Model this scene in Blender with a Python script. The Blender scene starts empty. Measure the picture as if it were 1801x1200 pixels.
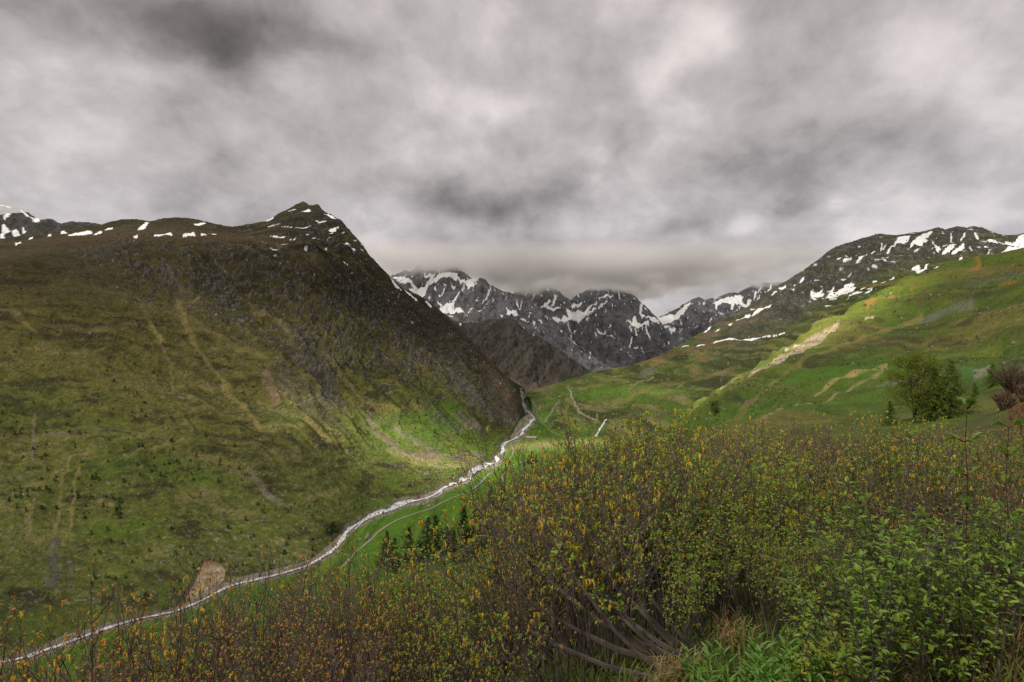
import bpy, math, random
import numpy as np
from mathutils import Vector, Matrix

# ------------------------------------------------------------------ camera, sky, sun, exposure
scene = bpy.context.scene
COL = scene.collection
F, CX, HY = 1100.6, 900.5, 600.0            # photo focal length in pixels, centre column, horizon row
cam_data = bpy.data.cameras.new("camera")
cam_data.sensor_width = 36.0
cam_data.lens = 22.0
cam_data.clip_start = 0.05
cam_data.clip_end = 60000.0
cam = bpy.data.objects.new("camera", cam_data)
cam.location = (0, 0, 0)
cam.rotation_euler = (math.radians(90), 0, 0)
COL.objects.link(cam)
scene.camera = cam

SUN_EL, SUN_AZ = 52.0, -128.0                # elevation, azimuth to the right of the view direction
world = bpy.data.worlds.new("World")
scene.world = world
world.use_nodes = True
wn, wl = world.node_tree.nodes, world.node_tree.links
wn.clear()
w_out = wn.new("ShaderNodeOutputWorld")
w_bg = wn.new("ShaderNodeBackground")
w_sky = wn.new("ShaderNodeTexSky")
w_sky.sky_type = 'NISHITA'
w_sky.sun_disc = False
w_sky.sun_elevation = math.radians(SUN_EL)
w_sky.sun_rotation = math.radians(SUN_AZ)
w_sky.altitude = 1900
w_sky.air_density = 0.45
w_sky.dust_density = 7.0
w_sky.ozone_density = 0.6
w_bg.inputs["Strength"].default_value = 0.05
wl.new(w_sky.outputs[0], w_bg.inputs["Color"])
wl.new(w_bg.outputs[0], w_out.inputs["Surface"])

sun_data = bpy.data.lights.new("sun", 'SUN')
sun_data.energy = 5.0
sun_data.angle = math.radians(7.0)
sun_data.color = (1.0, 0.93, 0.80)
sun = bpy.data.objects.new("sun", sun_data)
el, az = math.radians(SUN_EL), math.radians(SUN_AZ)
TO_SUN = Vector((math.cos(el) * math.sin(az), math.cos(el) * math.cos(az), math.sin(el)))
sun.rotation_euler = (-TO_SUN).to_track_quat('-Z', 'Y').to_euler()
sun.location = TO_SUN * 9000
COL.objects.link(sun)

vs = scene.view_settings
vs.view_transform = 'Standard'
vs.look = 'None'
vs.exposure = 0.9
vs.gamma = 1.0
vs.use_curve_mapping = False
scene.render.engine = 'CYCLES'
cy = scene.cycles
cy.max_bounces = 5
cy.diffuse_bounces = 4
cy.glossy_bounces = 2
cy.transmission_bounces = 2
cy.transparent_max_bounces = 12
cy.volume_bounces = 3
cy.use_denoising = True
cy.denoiser = 'OPENIMAGEDENOISE'
cy.denoising_prefilter = 'NONE'
cy.sample_clamp_indirect = 4.0
cy.caustics_reflective = False
cy.caustics_refractive = False
scene.render.film_transparent = False

random.seed(7)
RNG = np.random.default_rng(11)

# ------------------------------------------------------------------ noise
def _hash(ix, iy, seed):
    h = (ix.astype(np.int64) * 374761393 + iy.astype(np.int64) * 668265263 + seed * 982451653) & 0xffffffff
    h = ((h ^ (h >> 13)) * 1274126177) & 0xffffffff
    h = ((h ^ (h >> 16)) * 2246822519) & 0xffffffff
    return (h ^ (h >> 15)) & 0xffffffff

def gnoise(x, y, seed=0):
    xi, yi = np.floor(x), np.floor(y)
    fx, fy = x - xi, y - yi
    ux, uy = fx * fx * fx * (fx * (fx * 6 - 15) + 10), fy * fy * fy * (fy * (fy * 6 - 15) + 10)
    def g(dx, dy):
        a = _hash(xi + dx, yi + dy, seed) * (2 * math.pi / 4294967296.0)
        return np.cos(a) * (fx - dx) + np.sin(a) * (fy - dy)
    a = g(0, 0) * (1 - ux) + g(1, 0) * ux
    b = g(0, 1) * (1 - ux) + g(1, 1) * ux
    return (a * (1 - uy) + b * uy) * 1.5

def fbm(x, y, oct=5, seed=0, gain=0.5, lac=2.03):
    s, a = np.zeros_like(x), 1.0
    t = 0.0
    for k in range(oct):
        s += a * gnoise(x, y, seed + 17 * k)
        t += a
        a *= gain
        x, y = x * lac * 0.96 - y * lac * 0.28 + 3.1, x * lac * 0.28 + y * lac * 0.96 - 7.7
    return s / t * 1.35

def ridged(x, y, oct=4, seed=0, gain=0.5, lac=2.1):
    s, a, t = np.zeros_like(x), 1.0, 0.0
    for k in range(oct):
        n = 1 - np.abs(gnoise(x, y, seed + 31 * k)) * 1.6
        s += a * n
        t += a
        a *= gain
        x, y = x * lac + 5.3, y * lac - 2.9
    return s / t

def sstep(a, b, x):
    t = np.clip((x - a) / (b - a), 0, 1)
    return t * t * (3 - 2 * t)

def mix(a, b, m):
    return a * (1 - m[..., None]) + np.asarray(b) * m[..., None]

# ------------------------------------------------------------------ helpers for objects and materials
def tag(o, label=None, cat=None, group=None, kind=None):
    if label: o["label"] = label
    if cat: o["category"] = cat
    if group: o["group"] = group
    if kind: o["kind"] = kind
    return o

def mesh_from(name, verts, faces, mat=None, smooth=False, cols=None):
    """verts (n,3) array, faces: list of tuples or (n,k) int array -> mesh data"""
    me = bpy.data.meshes.new(name)
    verts = np.asarray(verts, dtype=np.float32)
    if isinstance(faces, np.ndarray):
        n, k = faces.shape
        me.vertices.add(len(verts))
        me.vertices.foreach_set("co", verts.ravel())
        me.loops.add(n * k)
        me.loops.foreach_set("vertex_index", faces.astype(np.int32).ravel())
        me.polygons.add(n)
        me.polygons.foreach_set("loop_start", np.arange(0, n * k, k, dtype=np.int32))
        me.polygons.foreach_set("loop_total", np.full(n, k, dtype=np.int32))
        me.update(calc_edges=True)
        me.validate()
    else:
        me.from_pydata([tuple(v) for v in verts], [], faces)
        me.update()
    if smooth:
        me.polygons.foreach_set("use_smooth", np.ones(len(me.polygons), dtype=bool))
    if cols is not None:
        at = me.color_attributes.new("Col", 'FLOAT_COLOR', 'POINT')
        c4 = np.ones((len(verts), 4), dtype=np.float32)
        c4[:, :3] = cols
        at.data.foreach_set("color", c4.ravel())
    if mat: me.materials.append(mat)
    return me

def link(name, me, parent=None, loc=None):
    o = bpy.data.objects.new(name, me)
    COL.objects.link(o)
    if parent: o.parent = parent
    if loc is not None: o.location = loc
    return o

def empty(name, loc, rz=0.0, scale=1.0):
    o = bpy.data.objects.new(name, None)
    o.empty_display_size = 0.3
    o.location = loc
    o.rotation_euler = (0, 0, rz)
    o.scale = (scale,) * 3
    COL.objects.link(o)
    return o

def copy_tree(o, parent=None):
    c = o.copy()
    COL.objects.link(c)
    c.parent = parent
    for ch in o.children:
        copy_tree(ch, c)
    return c

def new_mat(name):
    m = bpy.data.materials.new(name)
    m.use_nodes = True
    nt = m.node_tree
    nt.nodes.clear()
    out = nt.nodes.new("ShaderNodeOutputMaterial")
    return m, nt, out

def N(nt, kind, **kw):
    n = nt.nodes.new(kind)
    for k, v in kw.items():
        if k in n.inputs: n.inputs[k].default_value = v
        else: setattr(n, k, v)
    return n

def math_node(nt, op, a, b=None):
    n = nt.nodes.new("ShaderNodeMath")
    n.operation = op
    for i, v in enumerate((a, b)):
        if v is None: continue
        if isinstance(v, (int, float)): n.inputs[i].default_value = v
        else: nt.links.new(v, n.inputs[i])
    return n.outputs[0]

def terrain_mat(name, s1, s2, bump, var=0.55, rough=0.95):
    """vertex colour = ground cover; noise gives tufts and stones"""
    m, nt, out = new_mat(name)
    L = nt.links.new
    geo = N(nt, "ShaderNodeNewGeometry")
    at = N(nt, "ShaderNodeAttribute", attribute_name="Col")
    n1 = N(nt, "ShaderNodeTexNoise", Scale=s1, Detail=5.0, Roughness=0.65)
    n2 = N(nt, "ShaderNodeTexNoise", Scale=s2, Detail=3.0, Roughness=0.6)
    L(geo.outputs["Position"], n1.inputs["Vector"])
    L(geo.outputs["Position"], n2.inputs["Vector"])
    a = math_node(nt, 'MULTIPLY_ADD', n1.outputs["Fac"], 3.2 * var)
    a.node.inputs[2].default_value = 1 - 1.6 * var
    b = math_node(nt, 'MULTIPLY_ADD', n2.outputs["Fac"], 1.8 * var)
    b.node.inputs[2].default_value = 1 - 0.9 * var
    f = math_node(nt, 'MULTIPLY', a, b)
    f = math_node(nt, 'MAXIMUM', f, 0.18)
    mul = N(nt, "ShaderNodeVectorMath", operation='SCALE')
    L(at.outputs["Color"], mul.inputs[0])
    # snow is far brighter than any ground cover: leave it clean
    sep = N(nt, "ShaderNodeSeparateColor")
    L(at.outputs["Color"], sep.inputs[0])
    sn = N(nt, "ShaderNodeMapRange", interpolation_type='SMOOTHSTEP')
    sn.inputs["From Min"].default_value = 0.4
    sn.inputs["From Max"].default_value = 0.7
    L(sep.outputs[2], sn.inputs["Value"])
    fm = N(nt, "ShaderNodeMix", data_type='FLOAT')
    L(sn.outputs[0], fm.inputs[0])
    L(f, fm.inputs[2])
    fm.inputs[3].default_value = 1.0
    L(fm.outputs[0], mul.inputs["Scale"])
    bs = N(nt, "ShaderNodeBsdfPrincipled", Roughness=rough)
    bs.inputs["Specular IOR Level"].default_value = 0.15
    L(mul.outputs[0], bs.inputs["Base Color"])
    bp = N(nt, "ShaderNodeBump", Strength=0.9, Distance=bump)
    hs = math_node(nt, 'ADD', n1.outputs["Fac"], n2.outputs["Fac"])
    L(hs, bp.inputs["Height"])
    L(bp.outputs[0], bs.inputs["Normal"])
    L(bs.outputs[0], out.inputs[0])
    return m

def plain_mat(name, col, rough=0.8, var=0.35, scale=8.0, bump=0.0, spec=0.3, transl=0.0, col2=None, objrand=0.0):
    m, nt, out = new_mat(name)
    L = nt.links.new
    tc = N(nt, "ShaderNodeTexCoord")
    n1 = N(nt, "ShaderNodeTexNoise", Scale=scale, Detail=4.0, Roughness=0.6)
    L(tc.outputs["Object"], n1.inputs["Vector"])
    cm = N(nt, "ShaderNodeMix", data_type='RGBA')
    mr = N(nt, "ShaderNodeMapRange")
    mr.inputs["From Min"].default_value = 0.3
    mr.inputs["From Max"].default_value = 0.7
    L(n1.outputs["Fac"], mr.inputs["Value"])
    c2 = col2 if col2 else tuple(c * (1 + var) for c in col)
    c1 = col if col2 else tuple(c * (1 - var) for c in col)
    cm.inputs[6].default_value = (*c1, 1)
    cm.inputs[7].default_value = (*c2, 1)
    L(mr.outputs[0], cm.inputs[0])
    cout = cm.outputs[2]
    if objrand:
        oi = N(nt, "ShaderNodeObjectInfo")
        hs = N(nt, "ShaderNodeHueSaturation")
        v = N(nt, "ShaderNodeMapRange")
        v.inputs["To Min"].default_value = 1 - objrand
        v.inputs["To Max"].default_value = 1 + objrand
        L(oi.outputs["Random"], v.inputs["Value"])
        L(v.outputs[0], hs.inputs["Value"])
        L(cout, hs.inputs["Color"])
        cout = hs.outputs[0]
    bs = N(nt, "ShaderNodeBsdfPrincipled", Roughness=rough)
    bs.inputs["Specular IOR Level"].default_value = spec
    L(cout, bs.inputs["Base Color"])
    if bump:
        bp = N(nt, "ShaderNodeBump", Strength=0.8, Distance=bump)
        L(n1.outputs["Fac"], bp.inputs["Height"])
        L(bp.outputs[0], bs.inputs["Normal"])
    if transl:
        tr = N(nt, "ShaderNodeBsdfTranslucent")
        L(cout, tr.inputs["Color"])
        mx = N(nt, "ShaderNodeMixShader")
        mx.inputs[0].default_value = transl
        L(bs.outputs[0], mx.inputs[1])
        L(tr.outputs[0], mx.inputs[2])
        L(mx.outputs[0], out.inputs[0])
    else:
        L(bs.outputs[0], out.inputs[0])
    return m

def ray(px, py, D):
    return np.array([(px - CX) / F * D, D, (HY - py) / F * D])

# ------------------------------------------------------------------ sky: cloud deck 480 m above the camera
DECK = 480.0
def deck_z(r):
    return DECK - 1250.0 * (r / 16000.0) ** 3

def deck_hit(px, py):
    d = ray(px, py, 1.0)
    D = DECK / max(d[2], 1e-3)
    for _ in range(30):
        r = D * math.hypot(d[0], 1.0)
        D = 0.5 * D + 0.5 * deck_z(min(r, 12000)) / d[2]
    return d[0] * D, D

def build_sky():
    n = 250
    t = np.linspace(-1, 1, n)
    c = np.sinh(t * 3.6) / math.sinh(3.6) * 16000
    cx_, cy_ = c, c + 900.0
    X, Y = np.meshgrid(cx_, cy_)
    R = np.hypot(X, Y)
    Z = deck_z(R)
    # cloud thickness: large soft masses; the listed ones are the darker bellies of the cloud in view
    th = 0.0 * X
    masses = [(370, 75, 260, 110, 0.50), (180, 10, 220, 80, 0.38), (870, 330, 170, 60, 0.42), (1090, 205, 70, 80, 0.36),
              (1130, 400, 110, 45, 0.32), (650, 250, 110, 60, 0.16), (60, 260, 120, 60, 0.15), (1360, 370, 110, 40, 0.25),
              (1480, 270, 150, 70, 0.10), (620, 70, 120, 60, 0.16), (1750, 330, 150, 60, 0.10), (760, 450, 130, 20, 0.10),
              (1100, 470, 160, 18, 0.32), (30, 330, 150, 30, 0.2), (1330, 110, 110, 70, 0.08), (960, 420, 120, 30, 0.25),
              (170, 370, 60, 12, -0.25), (300, 150, 120, 30, -0.16), (870, 130, 130, 50, -0.28), (1150, 80, 60, 70, -0.30),
              (720, 430, 70, 35, -0.40), (1260, 410, 60, 34, -0.40), (1640, 90, 200, 110, -0.32), (80, 120, 120, 40, -0.05),
              (540, 110, 60, 40, -0.15), (1000, 300, 22, 40, -0.18), (1440, 370, 30, 22, -0.22), (1770, 150, 90, 90, -0.12)]
    Xw = X + 0.16 * R * fbm(X / (0.30 * R + 60), Y / (0.55 * R + 60), 4, 61)
    Yw = Y + 0.26 * R * fbm(X / (0.30 * R + 60) + 9, Y / (0.55 * R + 60), 4, 62)
    for (px, py, wx, wy, a) in masses:
        x0, y0 = deck_hit(px, py)
        xl, _ = deck_hit(px - wx, py)
        _, ya = deck_hit(px, py + wy * 0.6)
        _, yb = deck_hit(px, max(py - wy, -250))
        sx, sy = abs(x0 - xl) * 0.62, abs(ya - yb) * 0.45
        # masses follow the line of sight sideways as they recede
        dx = Xw - x0 * Yw / y0
        th += 1.15 * a * np.exp(-(dx / sx) ** 2 - ((Yw - y0) / sy) ** 2) * (Y > 50)
    # gaps added out of view, aimed along the sun to light chosen ground
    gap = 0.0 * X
    def aimed_gap(p, ru, rv, rot, a=1.0):
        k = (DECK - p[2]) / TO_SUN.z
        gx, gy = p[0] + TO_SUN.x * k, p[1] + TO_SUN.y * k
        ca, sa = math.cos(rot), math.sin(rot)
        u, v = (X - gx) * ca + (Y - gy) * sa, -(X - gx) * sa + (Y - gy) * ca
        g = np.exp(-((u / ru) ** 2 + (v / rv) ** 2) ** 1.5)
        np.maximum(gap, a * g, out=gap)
    for s in SUN_SPOTS: aimed_gap(*s)
    # random breaks added to the unseen part of the layer around the aimed gaps
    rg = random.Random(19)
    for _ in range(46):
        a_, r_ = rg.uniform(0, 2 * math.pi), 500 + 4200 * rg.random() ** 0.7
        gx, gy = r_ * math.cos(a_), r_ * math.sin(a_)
        if gy > 0 and abs(gx) < 0.95 * gy + 150: continue      # added breaks stay out of view
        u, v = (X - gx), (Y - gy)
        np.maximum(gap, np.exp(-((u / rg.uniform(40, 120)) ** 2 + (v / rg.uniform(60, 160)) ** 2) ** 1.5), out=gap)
    # cloud cells look larger towards the horizon, where one sees their sides rather than their flat bases
    R2 = np.maximum(R, 60.0)
    rr = np.geomspace(50, 30000, 400)
    pr = (DECK / rr) * (1 + 0.9 * np.clip(np.log(rr / 850) / math.log(6), 0, 1.5))
    pr = np.minimum(pr, 1.0)
    lr = np.concatenate([[0], np.cumsum(0.5 * (pr[1:] + pr[:-1]) * np.diff(np.log(rr)))])
    rp = np.exp(np.interp(np.log(R2), np.log(rr), lr))
    rp *= 850.0 / math.exp(np.interp(math.log(850.0), np.log(rr), lr))
    U, V = X / R2 * rp, Y / R2 * rp
    verts = np.stack([X, Y, Z], -1).reshape(-1, 3)
    idx = np.arange(n * n).reshape(n, n)
    f = np.stack([idx[:-1, :-1], idx[1:, :-1], idx[1:, 1:], idx[:-1, 1:]], -1).reshape(-1, 4)
    m, nt, out = new_mat("cloud_deck")
    L = nt.links.new
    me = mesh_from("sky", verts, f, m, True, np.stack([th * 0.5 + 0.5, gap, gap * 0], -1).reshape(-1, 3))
    ca = me.attributes.new("cell", 'FLOAT_VECTOR', 'POINT')
    ca.data.foreach_set("vector", np.stack([U, V, 0 * U], -1).astype(np.float32).ravel())
    at = N(nt, "ShaderNodeAttribute", attribute_name="Col")
    sep = N(nt, "ShaderNodeSeparateColor")
    L(at.outputs["Color"], sep.inputs[0])
    geo = N(nt, "ShaderNodeAttribute", attribute_name="cell")
    mp = N(nt, "ShaderNodeMapping")
    mp.inputs["Scale"].default_value = (1.0, 0.9, 1.0)
    L(geo.outputs["Vector"], mp.inputs["Vector"])
    n1 = N(nt, "ShaderNodeTexNoise", Scale=0.0031, Detail=8.0, Roughness=0.50, Distortion=0.08)
    n2 = N(nt, "ShaderNodeTexNoise", Scale=0.0105, Detail=10.0, Roughness=0.60, Distortion=0.15)
    n3 = N(nt, "ShaderNodeTexNoise", Scale=0.016, Detail=6.0, Roughness=0.6, Distortion=0.3)
    for n_ in (n1, n2, n3): L(mp.outputs[0], n_.inputs["Vector"])
    a = math_node(nt, 'MULTIPLY_ADD', n1.outputs["Fac"], 1.7)
    a.node.inputs[2].default_value = -0.85
    b = math_node(nt, 'MULTIPLY_ADD', n2.outputs["Fac"], 0.88)
    b.node.inputs[2].default_value = -0.44
    blob = math_node(nt, 'MULTIPLY_ADD', sep.outputs[0], 2.0)
    blob.node.inputs[2].default_value = -1.0
    t1 = math_node(nt, 'ADD', a, b)
    thick = math_node(nt, 'ADD', t1, blob)
    ramp = N(nt, "ShaderNodeValToRGB")
    cr = ramp.color_ramp
    cr.elements[0].position = 0.0
    cr.elements[0].color = (0.93, 0.85, 0.80, 1)
    cr.elements[1].position = 1.0
    cr.elements[1].color = (0.085, 0.077, 0.074, 1)
    for p, c in ((0.28, (0.66, 0.60, 0.565)), (0.45, (0.47, 0.425, 0.40)), (0.62, (0.285, 0.257, 0.242)), (0.80, (0.150, 0.135, 0.127))):
        e = cr.elements.new(p)
        e.color = (*c, 1)
    tv = math_node(nt, 'MULTIPLY_ADD', thick, 0.62)
    tv.node.inputs[2].default_value = 0.42
    L(tv, ramp.inputs[0])
    em = N(nt, "ShaderNodeEmission", Strength=0.74)
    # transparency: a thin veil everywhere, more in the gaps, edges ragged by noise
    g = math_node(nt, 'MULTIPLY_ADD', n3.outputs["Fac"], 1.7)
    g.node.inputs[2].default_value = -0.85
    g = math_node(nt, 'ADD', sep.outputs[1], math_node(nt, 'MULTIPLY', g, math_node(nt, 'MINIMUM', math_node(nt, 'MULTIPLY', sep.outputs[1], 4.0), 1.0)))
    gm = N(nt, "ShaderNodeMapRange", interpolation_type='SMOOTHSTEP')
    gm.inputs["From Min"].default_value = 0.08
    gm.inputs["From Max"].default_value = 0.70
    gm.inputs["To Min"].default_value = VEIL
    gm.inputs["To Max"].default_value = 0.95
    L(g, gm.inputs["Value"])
    # the thinnest cloud glows brightest
    thin = N(nt, "ShaderNodeMapRange")
    thin.inputs["From Min"].default_value = VEIL
    thin.inputs["From Max"].default_value = 0.80
    L(gm.outputs[0], thin.inputs["Value"])
    ec = N(nt, "ShaderNodeMix", data_type='RGBA')
    ec.inputs[7].default_value = (1.0, 0.80, 0.66, 1)
    L(thin.outputs[0], ec.inputs[0])
    L(ramp.outputs[0], ec.inputs[6])
    L(ec.outputs[2], em.inputs["Color"])
    # less light passes where the cloud is thick
    tk = N(nt, "ShaderNodeMapRange")
    for k_, v_ in (("From Min", 0.40), ("From Max", 0.85), ("To Min", 1.0), ("To Max", 0.22)): tk.inputs[k_].default_value = v_
    L(tv, tk.inputs["Value"])
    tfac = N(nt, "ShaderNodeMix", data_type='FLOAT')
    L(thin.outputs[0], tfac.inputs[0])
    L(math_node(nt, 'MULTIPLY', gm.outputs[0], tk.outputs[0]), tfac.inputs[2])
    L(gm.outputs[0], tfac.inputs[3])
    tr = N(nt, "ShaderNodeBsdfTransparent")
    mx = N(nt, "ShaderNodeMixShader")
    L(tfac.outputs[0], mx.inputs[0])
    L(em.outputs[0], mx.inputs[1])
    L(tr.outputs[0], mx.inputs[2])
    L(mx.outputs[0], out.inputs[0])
    try: m.cycles.emission_sampling = 'NONE'
    except Exception: pass
    o = link("sky", me)
    tag(o, "overcast grey cloud layer", None, kind="structure")

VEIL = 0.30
SUN_SPOTS = [((-110, 830, -158), 135, 85, 0.3, 1.1), ((215, 490, -10), 40, 230, -1.0, 1.1), ((120, 900, -140), 75, 45, 0.0, 0.9)]  # ground patches to be sunlit through the added gaps
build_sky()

# ------------------------------------------------------------------ terrain sheets
class Sheet:
    """height field on rays fanning out from the view point: px columns, distance rows"""
    def __init__(self, px, lnD, z):
        self.px, self.lnD, self.z = px, lnD, z
        self.D = np.exp(lnD)
        self.X = (px[None, :] - CX) / F * self.D
        self.PY = HY - F * z / self.D          # nominal picture row, fixed to the surface
        self.PX = np.broadcast_to(px[None, :], z.shape)
    def project(self):
        self.py = HY - F * self.z / self.D
    def _col(self, px):
        i = int(np.clip(np.searchsorted(self.px, px) - 1, 0, len(self.px) - 2))
        w = (px - self.px[i]) / (self.px[i + 1] - self.px[i])
        return i, w
    def hit(self, px, py, dmin=0.0):
        """first point of the sheet on the ray through (px,py)"""
        i, w = self._col(px)
        zz = self.z[:, i] * (1 - w) + self.z[:, i + 1] * w
        ld = self.lnD[:, i] * (1 - w) + self.lnD[:, i + 1] * w
        DD = np.exp(ld)
        pp = HY - F * zz / DD
        ok = (pp[1:] <= py) & (pp[:-1] > py) & (DD[1:] >= dmin)
        k = np.argmax(ok)
        if not ok[k]: return None
        f = (pp[k] - py) / (pp[k] - pp[k + 1])
        D = DD[k] * (1 - f) + DD[k + 1] * f
        return np.array([(px - CX) / F * D, D, zz[k] * (1 - f) + zz[k + 1] * f])
    def z_at(self, x, y):
        px = CX + F * x / y
        i, w = self._col(px)
        l = math.log(y)
        a = np.interp(l, self.lnD[:, i], self.z[:, i])
        b = np.interp(l, self.lnD[:, i + 1], self.z[:, i + 1])
        return a * (1 - w) + b * w
    def build(self, name, cols, mat, label=None):
        self.project()
        r, c = self.z.shape
        V = np.stack([self.X, self.D, self.z], -1).reshape(-1, 3)
        idx = np.arange(r * c).reshape(r, c)
        f = np.stack([idx[:-1, :-1], idx[:-1, 1:], idx[1:, 1:], idx[1:, :-1]], -1).reshape(-1, 4)
        me = mesh_from(name, V, f, mat, True, np.clip(cols, 0, 1).reshape(-1, 3))
        o = link(name, me)
        tag(o, label, kind="structure")
        self.obj = o
        return o

def columns(lo, a, b, hi, step, coarse=25):
    return np.concatenate([np.arange(lo, a, coarse), np.arange(a, b, step), np.arange(b, hi + coarse, coarse) if hi > b else []]).astype(float)

def curve(px, pts, smooth=0.0):
    p = np.array(pts, float)
    v = np.interp(px, p[:, 0], p[:, 1])
    if smooth:
        fine = np.arange(px[0] - 3 * smooth, px[-1] + 3 * smooth, 2.0)
        fv = np.interp(fine, p[:, 0], p[:, 1])
        k = np.exp(-0.5 * (np.arange(-3 * smooth, 3 * smooth + 1, 2.0) / smooth) ** 2)
        k /= k.sum()
        pad = len(k) // 2
        fv = np.convolve(np.pad(fv, pad, mode='edge'), k, mode='valid')[:len(fine)]
        v = np.interp(px, fine, fv)
    return v

def loft(px, lines, rows, ease=None):
    """lines: list of (lnD, z) arrays per column; rows: segments' row counts; Catmull-Rom between lines"""
    A = np.array([l[0] for l in lines])
    B = np.array([l[1] for l in lines])
    n = len(lines)
    oa, ob = [], []
    for k in range(n - 1):
        t = np.linspace(0, 1, rows[k], endpoint=(k == n - 2))[:, None]
        p1a, p2a, p1b, p2b = A[k], A[k + 1], B[k], B[k + 1]
        # slope dz/dlnD, limited, as tangent
        def tang(i):
            if i == 0: return (B[1] - B[0]) / (A[1] - A[0])
            if i == n - 1: return (B[-1] - B[-2]) / (A[-1] - A[-2])
            m1, m2 = (B[i] - B[i - 1]) / (A[i] - A[i - 1]), (B[i + 1] - B[i]) / (A[i + 1] - A[i])
            return np.where(m1 * m2 > 0, 2 * m1 * m2 / (m1 + m2 + 1e-12), 0.0)
        h = p2a - p1a
        m1, m2 = tang(k) * h, tang(k + 1) * h
        oa.append(p1a + h * t)
        ob.append((2 * t ** 3 - 3 * t ** 2 + 1) * p1b + (t ** 3 - 2 * t ** 2 + t) * m1 + (-2 * t ** 3 + 3 * t ** 2) * p2b + (t ** 3 - t ** 2) * m2)
    return np.concatenate(oa), np.concatenate(ob)

def climb(lnD0, py0, py1, s):
    """distance reached when a slope of gradient s rises from picture row py0 to py1"""
    t0, t1 = (py0 - HY) / F, (py1 - HY) / F
    return lnD0 + np.log((s + t0) / np.maximum(s + t1, 0.02))

def zof(lnD, py):
    return (HY - py) / F * np.exp(lnD)

def seg_dist(X, Y, pts):
    """distance to a polyline and the fraction along it"""
    best = np.full(X.shape, 1e9)
    frac = np.zeros(X.shape)
    n = len(pts) - 1
    for k in range(n):
        (x0, y0), (x1, y1) = pts[k][:2], pts[k + 1][:2]
        dx, dy = x1 - x0, y1 - y0
        t = np.clip(((X - x0) * dx + (Y - y0) * dy) / (dx * dx + dy * dy + 1e-9), 0, 1)
        d = np.hypot(X - x0 - t * dx, Y - y0 - t * dy)
        m = d < best
        best = np.where(m, d, best)
        frac = np.where(m, (k + t) / n, frac)
    return best, frac

def streak(X, Y, pts, w0, w1, jit=None):
    """soft mask along a polyline, width tapering from w0 to w1"""
    p = np.array(pts, float)[:, :2]
    m = max(w0, w1) * 2 + 6
    box = (X > p[:, 0].min() - m) & (X < p[:, 0].max() + m) & (Y > p[:, 1].min() - m) & (Y < p[:, 1].max() + m)
    out = np.zeros(X.shape)
    if not box.any(): return out
    xs, ys = X[box], Y[box]
    if jit is not None:
        xs = xs + jit[0][box]
        ys = ys + jit[1][box]
    d, fr = seg_dist(xs, ys, pts)
    w = w0 + (w1 - w0) * fr
    out[box] = 1 - sstep(0.45, 1.15, d / w)
    return out

def poly_mask(X, Y, pts, jit=None, soft=1.0):
    p = np.array(pts, float)
    box = (X > p[:, 0].min() - 8) & (X < p[:, 0].max() + 8) & (Y > p[:, 1].min() - 8) & (Y < p[:, 1].max() + 8)
    out = np.zeros(X.shape)
    if not box.any(): return out
    xs, ys = X[box], Y[box]
    if jit is not None:
        xs = xs + jit[0][box]
        ys = ys + jit[1][box]
    ins = np.zeros(xs.shape, bool)
    n = len(p)
    for i in range(n):
        (x0, y0), (x1, y1) = p[i], p[(i + 1) % n]
        c = ((y0 > ys) != (y1 > ys)) & (xs < (x1 - x0) * (ys - y0) / (y1 - y0 + 1e-12) + x0)
        ins ^= c
    out[box] = ins
    return out

RIVER = [(-600, 1362), (-300, 1270), (-60, 1190), (0, 1168), (45, 1157), (75, 1147), (150, 1120), (190, 1105), (250, 1088), (300, 1079),
         (350, 1060), (375, 1047), (400, 1033), (425, 1026), (480, 1014), (540, 997), (580, 973), (589, 966), (601, 951), (607, 940), (616, 930), (630, 922),
         (645, 913), (656, 908), (673, 901), (688, 898), (698, 890), (713, 884), (736, 881), (755, 875), (768, 869), (776, 861), (791, 855),
         (808, 850), (825, 841), (826, 833), (839, 825), (854, 819), (873, 815), (877, 811), (871, 804), (882, 799), (886, 793), (882, 787),
         (892, 778), (907, 772), (920, 763), (919, 757), (928, 750), (934, 745), (932, 742), (941, 737), (935, 730), (929, 724),
         (920, 719), (920, 714), (923, 709), (917, 703), (917, 696), (920, 692), (925, 688)]
# level of the valley floor against picture row along the river
VZ = np.array([(680, -104), (690, -107), (705, -115), (735, -129), (770, -147), (800, -160), (843, -170), (880, -177), (910, -182), (950, -188),
               (995, -194), (1030, -198), (1105, -203), (1168, -206), (1270, -213), (1362, -217)], float)
def valley_D(py):
    return -np.interp(py, VZ[:, 0], VZ[:, 1]) * F / (np.asarray(py) - HY)

M_left = terrain_mat("alpine_slope", 0.22, 0.055, 2.0, 0.44)
M_right = terrain_mat("alpine_meadow", 0.25, 0.05, 1.5, 0.5)
M_far = terrain_mat("grey_rock", 0.05, 0.014, 9.0, 0.5)
M_ground = terrain_mat("meadow_ground", 0.9, 0.12, 0.5, 0.45)

OLIVE = np.array((0.112, 0.105, 0.026))
DRY = np.array((0.25, 0.20, 0.075))
HEATH = np.array((0.036, 0.031, 0.016))
ROCK = np.array((0.15, 0.145, 0.13))
DROCK = np.array((0.055, 0.052, 0.050))
SCREE = np.array((0.20, 0.165, 0.14))
BROWN = np.array((0.108, 0.076, 0.040))
RUST = np.array((0.30, 0.125, 0.045))
GREEN = np.array((0.085, 0.165, 0.016))
LIME = np.array((0.15, 0.26, 0.02))
SNOW = np.array((0.86, 0.86, 0.87))

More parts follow.
